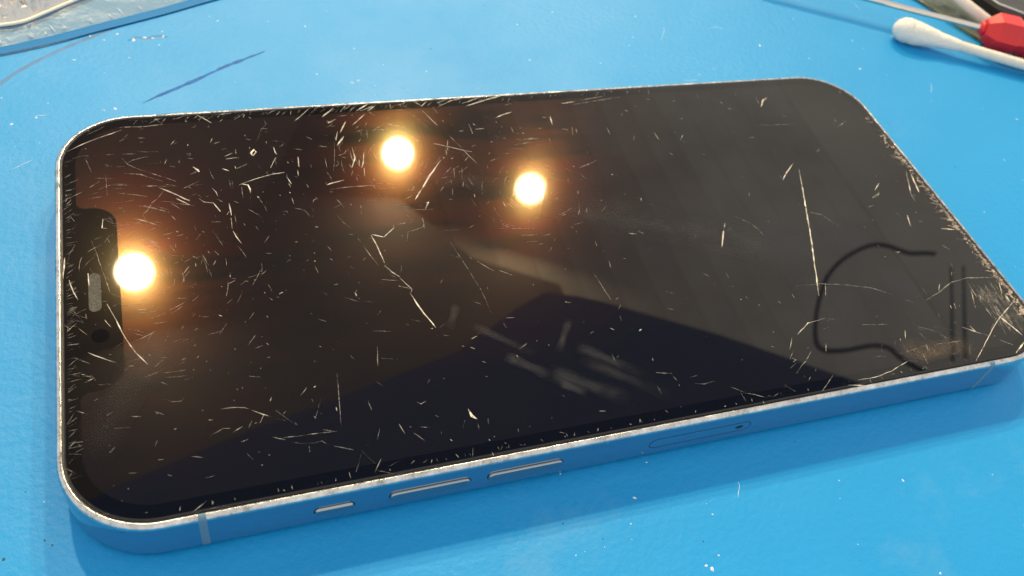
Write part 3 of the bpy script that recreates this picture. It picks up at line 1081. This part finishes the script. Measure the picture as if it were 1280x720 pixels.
parts = []
for x, y, r in ((49.2, 85.8, .5), (50.4, 86.3, .35), (141.3, 91.4, .45), (162.2, 81.5, .5), (4.7, 102.9, .35), (7.0, 101.6, .3),
                (-7.5, 79.6, .4), (-3.9, 80.9, .35), (-2.2, 84.4, .3), (60.8, .2, .25), (73.5, -.7, .25), (69.7, -5.4, .3),
                (76, -17.1, .5), (75.4, -16.5, .3), (77.7, -15.6, .3), (6.4, 81.8, .45), (8.2, 82.0, .4), (12.0, 101.3, .5),
                (13.9, 101.8, .6), (15.3, 101.7, .4), (17.2, 102, .4), (16.3, 99.5, .3), (11, 96, .25), (2, 96, .3), (9.3, 103.2, .4),
                (26, 108, .25), (27.3, 106.5, .3), (64, 88, .3), (86, 90, .3), (101, 88, .25), (147, 78, .3)):
    parts.append(crumb(x, y, r * .62))
for i in range(230):
    x, y = random.uniform(-14, 215), random.uniform(-32, 118)
    if -2 < x < 149 and -2 < y < 74:
        continue
    parts.append(crumb(x, y, random.choice((.06, .08, .1, .13, .18))))
o = obj("dust_specks", *merge(parts), M_DUST_GLINT, mat)
o['kind'] = 'stuff'
parts = []
for x, y, r in ((157.9, 63.5, .35), (63.2, -9.9, .3), (-6.6, 3.6, .5), (-4.5, 11.8, .35), (-2.4, 5.0, .3), (-1.6, 4.2, .3), (167, 66, .2), (-7.2, 3.2, .4)):
    parts.append(crumb(x, y, r * .4, 0, .15))
for i in range(60):
    x, y = random.uniform(-14, 215), random.uniform(-32, 118)
    if -2 < x < 149 and -2 < y < 74:
        continue
    parts.append(crumb(x, y, random.choice((.06, .09, .14)), 0, .2))
o = obj("grit_specks", *merge(parts), M_GRIT, mat)
o['kind'] = 'stuff'
lint = []
for i in range(34):
    x, y = random.uniform(-14, 205), random.uniform(-32, 112)
    if -4 < x < 150 and -4 < y < 76:
        continue
    a_ = random.uniform(0, 6.28)
    pts = [Vector((x, y))]
    for k in range(5):
        a_ += random.uniform(-.5, .5)
        pts.append(pts[-1] + Vector((math.cos(a_), math.sin(a_))) * random.uniform(.3, 1.2))
    lint.append(ribbon(pts, random.uniform(.04, .09), .004, .02, True, .3))
o = obj("lint", *merge(lint), M_DUST_GLINT, mat)
o['kind'] = 'stuff'
# a torn nick with a raised flap in the mat near the pouch, and a curl near the bottom left
parts = [ribbon(rough_line([(11.0, 101.2), (12.6, 102.0), (14.4, 101.5), (16, 102.2), (18, 101.9)], .5, .15), .55, .004, .05, True, .4)]
o = obj("nick", *merge(parts), M_CREASE, mat)
curl = [(1.2, -1.6), (2.2, -.9), (3.4, -1.0), (3.9, -1.9)]
v, f = ribbon(rough_line(curl, .4, .05), .25, .004, .1, True, .2)
obj("nick", v, f, M_CREASE, mat)

# ------------------------------------------------------------------ the phone
L, W, H = 146.7, 71.5, 7.4
R0 = 11.0
phone = thing("smartphone", "scratched black-screened smartphone with a silver steel frame lying on the blue mat", "phone")

PROFILE = [(3.0, 0.32), (1.2, 0.33), (0.70, 0.38), (0.32, 0.52), (0.09, 0.78), (0.03, 1.3), (0.012, 2.3), (0.0, 3.7), (0.008, 5.0), (0.03, 6.2), (0.07, 6.75),
           (0.15, 7.02), (0.31, 7.21), (0.50, 7.31), (0.70, 7.345), (0.80, 7.33), (0.84, 7.20), (0.84, 6.8)]
loops = [[(x, y, z) for x, y in outline(d, d, L - d, W - d, R0 - d)] for d, z in PROFILE]
frame = obj("frame", *loft(loops), M_STEEL, phone, True, True)
obj("back_panel", [(x, y, 0.32) for x, y in outline(2.9, 2.9, L - 2.9, W - 2.9, R0 - 2.9)], [tuple(range(60))], M_BACK, phone)
obj("camera_bump", *loft([[(x, y, z) for x, y in outline(4, 36, 36, 67, 7)] for z in (0.02, 0.325)], True, True), M_BACK, phone)
obj("foot_ridge", *loft([[(x, y, z) for x, y in outline(118, 6, 140, 65, 5)] for z in (0.02, 0.325)], True, True), M_BACK, phone)
gk = [[(x, y, z) for x, y in outline(d, d, L - d, W - d, R0 - d)] for d, z in ((0.8, 7.19), (1.10, 7.19))]
obj("gasket", *loft(gk), M_GASKET, phone)

gl = [[(x, y, z) for x, y in outline(d, d, L - d, W - d, R0 - d)] for d, z in ((1.02, 6.9), (1.02, 7.22), (1.06, 7.32), (1.16, 7.38), (1.32, 7.40))]
glass = obj("screen_glass", *loft(gl, False, True), M_BEZEL, phone, True, True)

# lit-up area with the notch cut out of it
di = 2.95
dr = 8.2
def display_outline():
    base = outline(di, di, L - di, W - di, dr)
    # the left side runs from (di, W-di-dr) down to (di, di+dr): index 3*15-1 is its start, 3*15 its end
    nl = []
    nd, y0, y1 = 8.1, 19.6, 51.2
    def arc(cx, cy, r, a0, a1, n=8):
        return [(cx + r * math.cos(math.radians(a0 + (a1 - a0) * i / n)), cy + r * math.sin(math.radians(a0 + (a1 - a0) * i / n))) for i in range(n + 1)]
    nl += arc(di + 1.2, y1 + 1.2, 1.2, 180, 270)
    nl += arc(nd - 3.4, y1 - 3.4, 3.4, 90, 0)
    nl += arc(nd - 3.4, y0 + 3.4, 3.4, 0, -90)
    nl += arc(di + 1.2, y0 - 1.2, 1.2, 90, 180)
    return base[:45] + nl + base[45:]
dp = display_outline()
tri = tessellate_polygon([[Vector((x, y, 0)) for x, y in dp]])
obj("display", [(x, y, 7.408) for x, y in dp], [tuple(t) for t in tri], M_DISPLAY, glass)

# notch parts
def capsule(cx, cy, lx, ly, z, n=8):
    """flat capsule outline, long axis y"""
    r = lx / 2
    pts = []
    for i in range(n + 1):
        a = math.pi * i / n
        pts.append((cx + r * math.cos(a), cy + ly / 2 - r + r * math.sin(a), z))
    for i in range(n + 1):
        a = math.pi + math.pi * i / n
        pts.append((cx + r * math.cos(a), cy - ly / 2 + r + r * math.sin(a), z))
    return pts
cp = capsule(4.95, 35.5, 1.55, 6.7, 7.412)
obj("earpiece_mesh", cp, [tuple(range(len(cp)))], M_MESH, glass)
for cy, r in ((28.1, 1.1),):
    c = [(5.4 + r * math.cos(2 * math.pi * k / 28), cy + r * math.sin(2 * math.pi * k / 28), 7.412) for k in range(28)]
    obj("front_camera", c, [tuple(range(28))], M_LENS, glass)

# antenna bands wrapped over the frame
def band_near(x, wd):
    pr = [(d - 0.012, z + 0.008) for d, z in PROFILE[2:17]]
    v, f = [], []
    for d, z in pr:
        v += [(x - wd / 2, d, z), (x + wd / 2, d, z)]
    for k in range(len(pr) - 1):
        f.append((2 * k, 2 * k + 1, 2 * k + 3, 2 * k + 2))
    return v, f
obj("antenna_band", *band_near(15.2, .9), M_ANT, phone, True)
obj("antenna_band", *band_near(131.6, .9), M_ANT, phone, True)
for x in (15.2, 131.6):
    v, f = band_near(x, .9)
    obj("antenna_band", [(a, W - b, c) for a, b, c in v], f, M_ANT, phone, True)
for mir in (0, 1):
    v, f = band_near(56.6 if not mir else 15.0, .9)
    obj("antenna_band", [((b if not mir else L - b), a, c) for a, b, c in v], f, M_ANT, phone, True)

# side buttons on the near edge: capsules in the xz plane, standing out towards -y
def side_capsule(x0, x1, zc, hz, y, n=10):
    r = hz / 2
    pts = []
    for i in range(n + 1):
        a = -math.pi / 2 + math.pi * i / n
        pts.append((x1 - r + r * math.cos(a), y, zc + r * math.sin(a)))
    for i in range(n + 1):
        a = math.pi / 2 + math.pi * i / n
        pts.append((x0 + r + r * math.cos(a), y, zc + r * math.sin(a)))
    return pts
def side_button(name, x0, x1, zc, hz, out, mat=M_BUTTON):
    rim = obj("button_slot", *loft([side_capsule(x0 - .11, x1 + .11, zc, hz + .22, -0.006), side_capsule(x0 - .02, x1 + .02, zc, hz + .04, -0.008)]), M_GASKET)
    lp = [side_capsule(x0, x1, zc, hz, 0.0), side_capsule(x0, x1, zc, hz, -out + .14), side_capsule(x0 + .05, x1 - .05, zc, hz - .1, -out + .04), side_capsule(x0 + .16, x1 - .16, zc, hz - .32, -out)]
    b = obj(name, *loft(lp, False, True), mat, phone, True, True)
    rim.parent = b
    return b
side_button("volume_button", 37.0, 47.5, 3.75, 1.75, 0.34)
side_button("volume_button", 49.8, 60.2, 3.75, 1.75, 0.34)
# ring switch: a dark slot with a small slider
sl = side_capsule(27.65, 32.75, 3.7, 1.6, -0.006)
slot = obj("ring_switch", sl, [tuple(range(len(sl)))], M_GASKET, phone)
lp = [side_capsule(27.8, 32.6, 3.65, 1.3, -0.007), side_capsule(27.9, 32.5, 3.65, 1.15, -0.26), side_capsule(28.05, 32.35, 3.65, .9, -0.32)]
obj("slider", *loft(lp, False, True), M_BUTTON, slot, True, True)
# card tray: thin seam, plate, pinhole
seam = obj("tray_seam", *loft([side_capsule(73.0, 89.2, 3.7, 2.25, -0.006), side_capsule(73.12, 89.08, 3.7, 2.01, -0.006)]), M_GASKET)
tp = side_capsule(73.16, 89.04, 3.7, 1.93, -0.014)
tray = obj("card_tray", *loft([side_capsule(73.12, 89.08, 3.7, 2.0, -0.004), tp], False, True), M_STEEL, phone)
seam.parent = tray
ph = [(87.3 + .62 * math.cos(2 * math.pi * k / 16), -0.018, 3.72 + .42 * math.sin(2 * math.pi * k / 16)) for k in range(16)]
obj("pinhole", ph, [tuple(range(16))], M_GASKET, tray)

# ---- scratches: the ones that can be told apart, each its own piece
ZS = 7.412
shorts = []
for k, (wd, pts) in enumerate(SCRATCHES):
    line = rough_line(pts, 0.9, 0.05)
    v, f = ribbon(line, wd * random.uniform(.6, .85) * (1.2 if wd > .17 and k < 200 else .85), ZS, wd * 0.2, True, 0.5)
    if k < 290:
        cls = 0 if wd > .15 else (1 if random.random() < .6 else 2)
        if wd < .085:
            cls = 2
        obj("scratch", v, f, M_SCRS[cls], glass)
    else:
        shorts.append((v, f))
# fine marks nobody could count: denser to the left and along the edges
def dens(x, y):
    d = 0.16 + 0.75 * math.exp(-x / 28.0) * (0.35 + 0.65 * min(1, max(0, (y - 12) / 30))) + 0.25 * math.exp(-((x - 60) / 30) ** 2) * max(0, (y - 30) / 40)
    d += 0.5 * math.exp(-(((x - 138) / 9) ** 2 + ((y - 14) / 12) ** 2))
    return d
n = 0
while n < 520:
    x, y = random.uniform(2, L - 2), random.uniform(2, W - 2)
    if random.random() > dens(x, y):
        continue
    n += 1
    if random.random() < .6:
        shorts.append(crumb(x, y, random.choice((.03, .035, .045, .06)), ZS, .4))
    else:
        a = random.gauss(0.1, .8) if x < 45 else random.uniform(0, 3.14)
        ln = random.choice((.4, .6, .9, 1.4))
        p0 = (x, y)
        p1 = (x + ln * math.cos(a), y + ln * math.sin(a))
        shorts.append(ribbon(rough_line([p0, p1], .5, .03), random.uniform(.03, .07), ZS, .012, True, .3))
# ticks along the left edge and the far edge of the glass
for i in range(95):
    y = random.uniform(8, 64)
    ln = random.uniform(.3, 1.6)
    a = random.gauss(.45, .35)
    shorts.append(ribbon(rough_line([(1.55, y), (1.55 + ln * math.cos(a), y + ln * math.sin(a))], .4, .03), random.uniform(.02, .06), ZS - .008, .02, True, .4))
for i in range(90):
    x = 12 + 90 * random.random() ** 1.3
    ln = random.uniform(.3, 1.8)
    a = random.gauss(-2.35, .3)
    y = W - 1.6
    shorts.append(ribbon(rough_line([(x, y), (x + ln * math.cos(a), y + ln * math.sin(a))], .4, .03), random.uniform(.03, .08), ZS - .008, .02, True, .4))
for i in range(60):
    x = random.uniform(12, 130)
    ln = random.uniform(.15, .6)
    shorts.append(ribbon(rough_line([(x, 1.6), (x + random.uniform(-.3, .3), 1.6 + ln)], .3, .03), random.uniform(.03, .1), ZS - .008, .02, True, .4))
for (cx, cy), cnt in (((10, 38.3), 120), ((50.8, 57.6), 60), ((70.4, 46.9), 45)):  # arcs ringed round the lamp glares, building their glow into the marks
    for i in range(cnt):
        r = random.uniform(3.5, 20) if cnt > 100 else random.uniform(3.5, 13)
        a0 = random.uniform(0, 6.28)
        ln = random.uniform(.5, 3.2) / r
        skew = random.uniform(-.25, .25)
        pts = [Vector((cx + (r + skew * t) * math.cos(a0 + ln * t / 4), cy + (r + skew * t) * math.sin(a0 + ln * t / 4))) for t in range(5)]
        if all(1.6 < p.x < L - 2 and 2 < p.y < W - 2 for p in pts):
            shorts.append(ribbon(pts, random.uniform(.02, .055), ZS, .01, True, .4))
o = obj("fine_scratches", *merge(shorts), M_SCRS[1], glass)
o['kind'] = 'stuff'
# crushed glass along the bottom end and its corner
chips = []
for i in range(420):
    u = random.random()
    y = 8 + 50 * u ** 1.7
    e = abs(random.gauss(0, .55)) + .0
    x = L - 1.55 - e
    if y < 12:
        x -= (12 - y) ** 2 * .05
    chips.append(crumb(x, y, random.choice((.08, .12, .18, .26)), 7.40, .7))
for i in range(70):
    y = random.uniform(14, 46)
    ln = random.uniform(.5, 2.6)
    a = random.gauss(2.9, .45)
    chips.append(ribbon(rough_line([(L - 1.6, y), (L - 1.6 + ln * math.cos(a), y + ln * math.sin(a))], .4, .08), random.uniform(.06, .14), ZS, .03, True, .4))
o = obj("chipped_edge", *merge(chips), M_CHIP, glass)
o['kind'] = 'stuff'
# swirls of hairlines near the bottom corner
sw = []
for i in range(22):
    cx, cy, r = random.gauss(122, 2.5), random.gauss(5.5, 1.0), random.uniform(2, 7)
    a0 = random.uniform(0, 6.28)
    da = random.uniform(.3, .9)
    pts = [(cx + r * math.cos(a0 + da * t / 6), cy + r * .6 * math.sin(a0 + da * t / 6)) for t in range(7)]
    if all(3 < p[0] < L - 3 and 2 < p[1] < W - 3 for p in pts):
        sw.append(ribbon([Vector(p) for p in pts], random.uniform(.012, .026), ZS, .006, True, .2))
for i in range(130):
    y = random.uniform(4.5, 13)
    x = random.uniform(137.5, 143.2)
    ln = random.uniform(1, 4)
    a = random.gauss(1.2, .15)
    sw.append(ribbon(rough_line([(x, y), (x + ln * math.cos(a) * .4, min(W - 3, y + ln * math.sin(a)))], .6, .02), random.uniform(.02, .04), ZS, .008, True, .2))
o = obj("hairlines", *merge(sw), M_SCR, glass)
o['kind'] = 'stuff'

# mirrored shapes and lamp beam painted as soft streaks, fading out at their edges
def reflection_streak(p0, p1, width, amount, mat_=None, n=14, m=7):
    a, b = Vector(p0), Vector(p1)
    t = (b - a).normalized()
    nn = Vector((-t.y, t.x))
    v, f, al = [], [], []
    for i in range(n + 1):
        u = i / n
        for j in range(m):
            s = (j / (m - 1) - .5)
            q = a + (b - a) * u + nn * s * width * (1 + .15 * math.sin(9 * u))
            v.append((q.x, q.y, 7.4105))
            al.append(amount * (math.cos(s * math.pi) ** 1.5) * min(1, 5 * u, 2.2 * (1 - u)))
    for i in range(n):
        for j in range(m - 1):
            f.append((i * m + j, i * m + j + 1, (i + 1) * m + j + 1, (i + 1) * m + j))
    o = obj("reflection_streak", v, f, mat_ or M_REFLECTION, glass)
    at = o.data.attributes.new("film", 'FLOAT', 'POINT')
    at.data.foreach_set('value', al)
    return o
reflection_streak((117, 5.2), (131, 3.6), 4.6, .14, M_TAN_REFLECTION)
reflection_streak((119, 4.4), (127, 4.0), 2.6, .14, M_TAN_REFLECTION)
for s in REFLECTION_STREAKS:
    reflection_streak(*s)

# ------------------------------------------------------------------ clear zip bag, top left
bag = thing("zip_bag", "crinkled clear plastic zip bag with a blue zip line at the top left", "bag")
ZIP = [(-40, 92.6), (-13.3, 98.4), (-9.6, 99.1), (-2.1, 101.6), (7.2, 105.5), (17.2, 109.6), (26.3, 113.8), (35.9, 118.0), (56, 127)]
EDGE = [(-40, 100.5), (-13.6, 104.9), (-9.8, 105.7), (-6.0, 106.7), (-2.1, 109.5), (3.3, 113.6), (7.6, 116.7), (20, 125), (30, 131)]
zc = catmull([(x, y, .55) for x, y in ZIP], 5)
obj("zip_line", *ribbon([(p.x, p.y) for p in zc], 2.1, 0.30, 0.12, False), M_ZIP, bag)
ec = catmull([(x, y, .5) for x, y in EDGE], 5)
v, f = [], []
rows = 6
for i in range(len(zc)):
    for j in range(rows):
        u = j / (rows - 1)
        p = Vector((zc[i].x, zc[i].y)) * (1 - u) + Vector((ec[i].x, ec[i].y)) * u
        n_ = (Vector((ec[i].x, ec[i].y)) - Vector((zc[i].x, zc[i].y))).normalized()
        if j == 0:
            p = p - n_ * 1.3
        v.append((p.x, p.y, 0.22 + 0.10 * math.sin(i * .9) * u + .35 * u * u))
for i in range(len(zc) - 1):
    for j in range(rows - 1):
        b = i * rows + j
        f.append((b, b + 1, b + rows + 1, b + rows))
obj("lip", v, f, M_LIP, bag, True)
# crumpled body of the bag beyond the lip
v, f = [], []
ef = catmull([(x, y, .5) for x, y in EDGE], 14)
rows, sub = 64, len(ef)
from mathutils import noise as mnoise
for i in range(sub):
    for j in range(rows):
        u = j / (rows - 1)
        x, y = ef[i].x - 14 * u * .5, ef[i].y + 46 * u
        q = Vector((x * .13, y * .16, 3.1))
        z = 0.7 + 6.0 * min(1, u * 7) * abs(mnoise.noise(q * 1.5)) + 3.4 * min(1, u * 9) * abs(mnoise.noise(q * 3.6)) + 1.6 * min(1, u * 16) * abs(mnoise.noise(q * 8.5)) + 1.2 * min(1, u * 20)
        v.append((x, y, z))
for i in range(sub - 1):
    for j in range(rows - 1):
        b = i * rows + j
        f.append((b, b + 1, b + rows + 1, b + rows))
obj("film", v, f, M_BAG, bag, False)
seam_pts = [(p.x, p.y, .9) for p in ec]
obj("fold_edge", *tube(seam_pts, .32, 8), mat_film("bright_fold", (0.92, 0.88, 0.76), 0.95, 0.25, (900, 0.5, 0.0004)), bag, True)
ticks = []
for i in range(46):
    t = random.random()
    k = int(t * (len(zc) - 2)); k = max(2, k)
    a = Vector((zc[k].x, zc[k].y)); b = Vector((zc[k + 1].x, zc[k + 1].y))
    q = a + (b - a) * random.random()
    n_ = Vector((-(b - a).y, (b - a).x)).normalized()
    s = q + n_ * random.uniform(1.1, 1.8)
    e = s + n_ * random.uniform(.5, 2.2) + (b - a).normalized() * random.uniform(-.6, .1)
    ticks.append(ribbon([s, (s + e) / 2, e], random.uniform(.08, .2), .62, .05, True))
o = obj("crimp_marks", *merge(ticks), M_DUST_GLINT, bag)
o['kind'] = 'stuff'

# ------------------------------------------------------------------ cotton swab, screwdriver and bits, top right
def lathe(p0, d, prof, n=20, squash=None):
    """prof: (distance along d, radius)"""
    p0, d = Vector(p0), Vector(d).normalized()
    a = d.cross(Vector((0, 0, 1))).normalized()
    b = a.cross(d)
    lp = []
    for s, r in prof:
        c = p0 + d * s
        lp.append([tuple(c + (a * math.cos(2 * math.pi * k / n) + b * math.sin(2 * math.pi * k / n)) * r) for k in range(n)])
    return lp

swab = thing("cotton_swab", "white cotton swab lying in front of the screwdriver, tip pointing left", "cotton swab")
p0 = Vector((177.2, 92.6, 2.8)); d = Vector((205.0, 76.6, 2.3)) - p0
prof = [(0, .2), (.3, 1.3), (.9, 2.2), (1.8, 2.85), (2.8, 3.12), (3.5, 3.15), (3.9, 2.92), (4.4, 3.05), (5.5, 3.0), (7, 2.75), (8.5, 2.45), (10, 2.12), (11.5, 1.85), (13, 1.62), (14.5, 1.42), (16, 1.25), (16.2, 1.1)]
prof = [(s_, r_ * (.9 if s_ < 12 else 1)) for s_, r_ in prof]
lp = lathe(p0, d, prof, 24)
for l in lp[2:-2]:
    for k in range(len(l)):
        q = Vector(l[k])
        s = 1 + .09 * mnoise.noise(q * .8)
        c = sum((Vector(t) for t in l), Vector()) / len(l)
        l[k] = tuple(c + (q - c) * s)
obj("cotton_tip", *loft(lp, True, True), M_COTTON, swab, True)
lp = lathe(p0, d, [(14.0, 1.12), (15, 1.16), (40, 1.14), (75, 1.14)], 18)
obj("stick", *loft(lp, True, True), M_PAPER, swab, True)
# the seam where the cotton was wrapped
ring = []
dd = d.normalized(); a = dd.cross(Vector((0, 0, 1))).normalized(); b = a.cross(dd)
for k in range(15):
    t = -0.6 + 2.8 * k / 14
    s = 2.6 + 1.6 * k / 14
    r = 2.74 + .05
    ring.append(tuple(p0 + dd * s + (a * math.cos(t) + b * math.sin(t)) * r))
obj("wrap_seam", *tube(ring, .12, 6), M_COTTON, swab, True)

fz = []
for i in range(110):
    s = random.uniform(.2, 11)
    t = random.uniform(0, 6.28)
    rr = 2.75 if s > 1.6 else 1.4 + .8 * s
    rr *= 1 if s < 5 else max(.55, 1 - (s - 5) * .065)
    nrm = a * math.cos(t) + b * math.sin(t)
    st_ = p0 + dd * s + nrm * (rr - .1)
    q1_ = st_ + nrm * random.uniform(.1, .35) + dd * random.uniform(-.3, .3)
    q2_ = q1_ + nrm * random.uniform(-.1, .25) + dd * random.uniform(-.6, .6)
    fz.append(tube([tuple(st_), tuple(q1_), tuple(q2_)], .03, 3))
o = obj("fibres", *merge(fz), M_COTTON, swab)
o['kind'] = 'stuff'

drv = thing("screwdriver", "small screwdriver with a red faceted handle and thin steel shaft at the top right", "screwdriver")
q0 = Vector((165.0, 107.0, 4.3)); q1 = Vector((201.2, 87.9, 4.3)); sd = (q1 - q0).normalized()
lp = lathe(q0 - sd * 14, sd, [(0, .5), (3, .7), (60, .7)], 16)
obj("shaft", *loft(lp, True, True), M_SHAFT, drv, True, True)
lp = lathe(q1, sd, [(-1.2, 2.2), (-1.0, 2.5), (1.3, 4.35), (6, 4.45), (7.2, 3.8), (9.0, 3.8), (10.5, 4.45), (60, 4.45), (63, 3.6)], 6)
obj("handle", *loft(lp, True, True), M_RED, drv)
lp = lathe(q1, sd, [(-2.2, 1.1), (-2.0, 1.5), (-1.0, 1.7)], 16)
obj("collar", *loft(lp, True, True), M_RED, drv, True)

st = thing("paper_swab_stick", "second white swab stick standing out behind the red handle", "cotton swab")
lp = lathe((206.6, 93.6, 2.4), (-.42, 1.0, .12), [(0, 1.2), (.3, 1.45), (30, 1.45), (60, 1.45)], 18)
obj("stick", *loft(lp, True, True), M_PAPER, st, True)
lp = lathe((206.6, 93.6, 2.4), (-.42, 1.0, .12), [(58, 1.5), (61, 2.6), (66, 3.0), (70, 2.4), (72, .6)], 18)
obj("cotton_tip", *loft(lp, True, True), M_COTTON, st, True)

# crumpled olive film under the tools
pouch = thing("film_scrap", "crumpled olive-grey clear film scrap under the second swab stick", "film scrap")
v, f = [], []
N1, N2 = 16, 16
A, B, C_, D = Vector((194.0, 109)), Vector((202.5, 88.4)), Vector((226, 84)), Vector((228, 122))
for i in range(N1):
    for j in range(N2):
        u, t = i / (N1 - 1), j / (N2 - 1)
        p = (A * (1 - u) + B * u) * (1 - t) + (D * (1 - u) + C_ * u) * t
        z = .35 + 1.6 * abs(mnoise.noise(Vector((p.x * .2, p.y * .2, 1.0)))) * min(1, 6 * t)
        v.append((p.x + .6 * mnoise.noise(Vector((p.y * .5, 0, 4))), p.y, min(z, 1.0)))
for i in range(N1 - 1):
    for j in range(N2 - 1):
        b_ = i * N2 + j
        f.append((b_, b_ + 1, b_ + N2 + 1, b_ + N2))
obj("film", v, f, M_POUCH, pouch, False)
obj("rim", *tube([tuple(A.to_3d() + Vector((0, 0, .5))), (197.2, 102.6, .6), (198.6, 96.4, .6), tuple(B.to_3d() + Vector((0, 0, .5)))], .22, 6), M_POUCH, pouch, True)

blk = thing("black_part", "shiny black plastic part with a painted glint on its edge in the top right corner", "plastic part")
pl = [(210.6, 104.5), (213.0, 97.0), (219.5, 92.8), (240, 101), (244, 122), (222, 124)]
lp = [[(x, y, .4) for x, y in pl], [(x, y, 3.0) for x, y in pl], [(x + (226 - x) * .05, y + (108 - y) * .05, 3.5) for x, y in pl]]
obj("shell", *loft(lp, True, True), M_BLACK, blk)
obj("painted_glint", *tube([(211.8, 106, 3.7), (213.6, 99, 3.7), (218.8, 94.2, 3.7), (230, 97.6, 3.6)], .22, 6), M_DUST_GLINT, blk, True)  # glint painted as a pale strip along the edge

# ------------------------------------------------------------------ mirrored in the screen: cable, straps, lamps, and added unseen panel and boards
def slab(name, pts, z0, z1, mat_, parent=None):
    return obj(name, *loft([[(x, y, z0) for x, y in pts], [(x, y, z1) for x, y in pts]], True, True), mat_, parent)
pn = slab("reflection_panel", [(501, 230), (404, 296), (323, 343), (300, 354), (275, 362), (250, 352), (190, 318), (102, 296), (33, 280), (-30, 262), (-110, 235), (-110, 165), (540, 165)], 450, 462, M_PANEL)  # added unseen panel, outlined to give the dark reflection
tag(pn, "unseen navy panel added over the bench, shaped to the dark patch mirrored in the screen", "panel")
CAB = [(541, 273), (532, 275), (519, 277), (506, 286), (493, 289), (472, 284), (452, 275), (434, 262), (415, 241), (402, 222), (398, 211), (403, 206), (418, 204), (438, 204), (449, 200), (453, 191), (461, 180), (490, 150)]
cb = obj("hanging_cable", *tube([tuple(p) for p in catmull([(x, y, 350) for x, y in CAB], 4)], 1.8, 8), M_CABLE, None, True)
tag(cb, "looped black cable hanging over the bench, mirrored at the right of the screen", "cable")
for k, (a_, b_) in enumerate((((545, 258), (491, 182)), ((556, 257), (502, 182)))):
    hk = obj("hanging_strap", *tube([(a_[0], a_[1], 350), (b_[0], b_[1], 350)], 1.7, 8), M_STRAP, None, True)
    tag(hk, ("left" if k == 0 else "right") + " one of two straight dark straps mirrored near the phone's bottom end", "strap", "paired straps over the bench")

cl_ = slab("ceiling_reflection_board", [(-700, 600), (420, 600), (480, 2100), (-700, 2100)], 1300, 1318, M_WOOD)  # unseen board added to brown the reflection on the screen's left
tag(cl_, "wide brown ceiling board behind the lamps, unseen, added for the brown sheen mirrored in the screen", "ceiling board")
c2 = slab("ceiling_reflection_board", [(1542, 500), (2800, 500), (2800, 2100), (1602, 2100)], 1300, 1316, M_WOOD2)
tag(c2, "wide pale ceiling board at the right, unseen, added for the grey sheen mirrored at the right of the screen", "ceiling board")
for k in range(14):  # plank tones step from brown to pale to grade the mirrored sheen
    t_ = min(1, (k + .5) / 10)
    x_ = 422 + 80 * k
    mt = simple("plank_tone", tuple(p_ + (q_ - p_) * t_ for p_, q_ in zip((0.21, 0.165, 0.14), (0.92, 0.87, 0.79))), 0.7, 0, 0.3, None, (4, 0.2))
    pk = slab("ceiling_reflection_plank", [(x_, 600), (x_ + 79, 600), (x_ + 139, 2100), (x_ + 60, 2100)], 1300, 1317, mt)
    tag(pk, "narrow unseen plank added between the brown and the pale board, toned to grade the reflection behind the glares", "ceiling plank", "added ceiling planks")
bm_ = slab("ceiling_darkening_board", [(-700, 600), (700, 600), (700, 1000), (540, 1100), (430, 1290), (520, 1720), (360, 1760), (190, 1400), (60, 1180), (-100, 1000), (-700, 880)], 1270, 1299, M_DARK_BOARD)  # unseen board added and shaped to darken part of the reflection
tag(bm_, "unseen dark board added under the ceiling for the dark brown patch mirrored between the glares", "board")
LAMPS = [((-96, 1105, 1207), (10, 38, 7), "warm ceiling lamp mirrored at the left, beside the phone's notch"),
         ((439, 1358, 1207), (51, 58, 7), "warm ceiling lamp mirrored at the top, nearest the far edge of the screen"),
         ((695, 1217, 1207), (70, 47, 7), "warm ceiling lamp mirrored in the middle, rightmost of the three glares")]
for (p, aim, lab), ls in zip(LAMPS, (0.96, 0.96, 0.80)):
    t = thing("ceiling_lamp", lab, "lamp", "ceiling lamps mirrored in the screen")
    d = (Vector(aim) - Vector(p)).normalized()
    lp = lathe(p, d, [(-70, 22), (-66, 30), (-12, 36), (4, 38), (4, 32), (-4, 28)], 32)
    obj("housing", *loft(lp, True, False), M_HOUSE, t, True, True)
    lp = lathe(p, d, [(0, 28 * ls), (0.5, 27 * ls)], 32)
    obj("bulb", *loft(lp, True, True), M_LAMP, t)
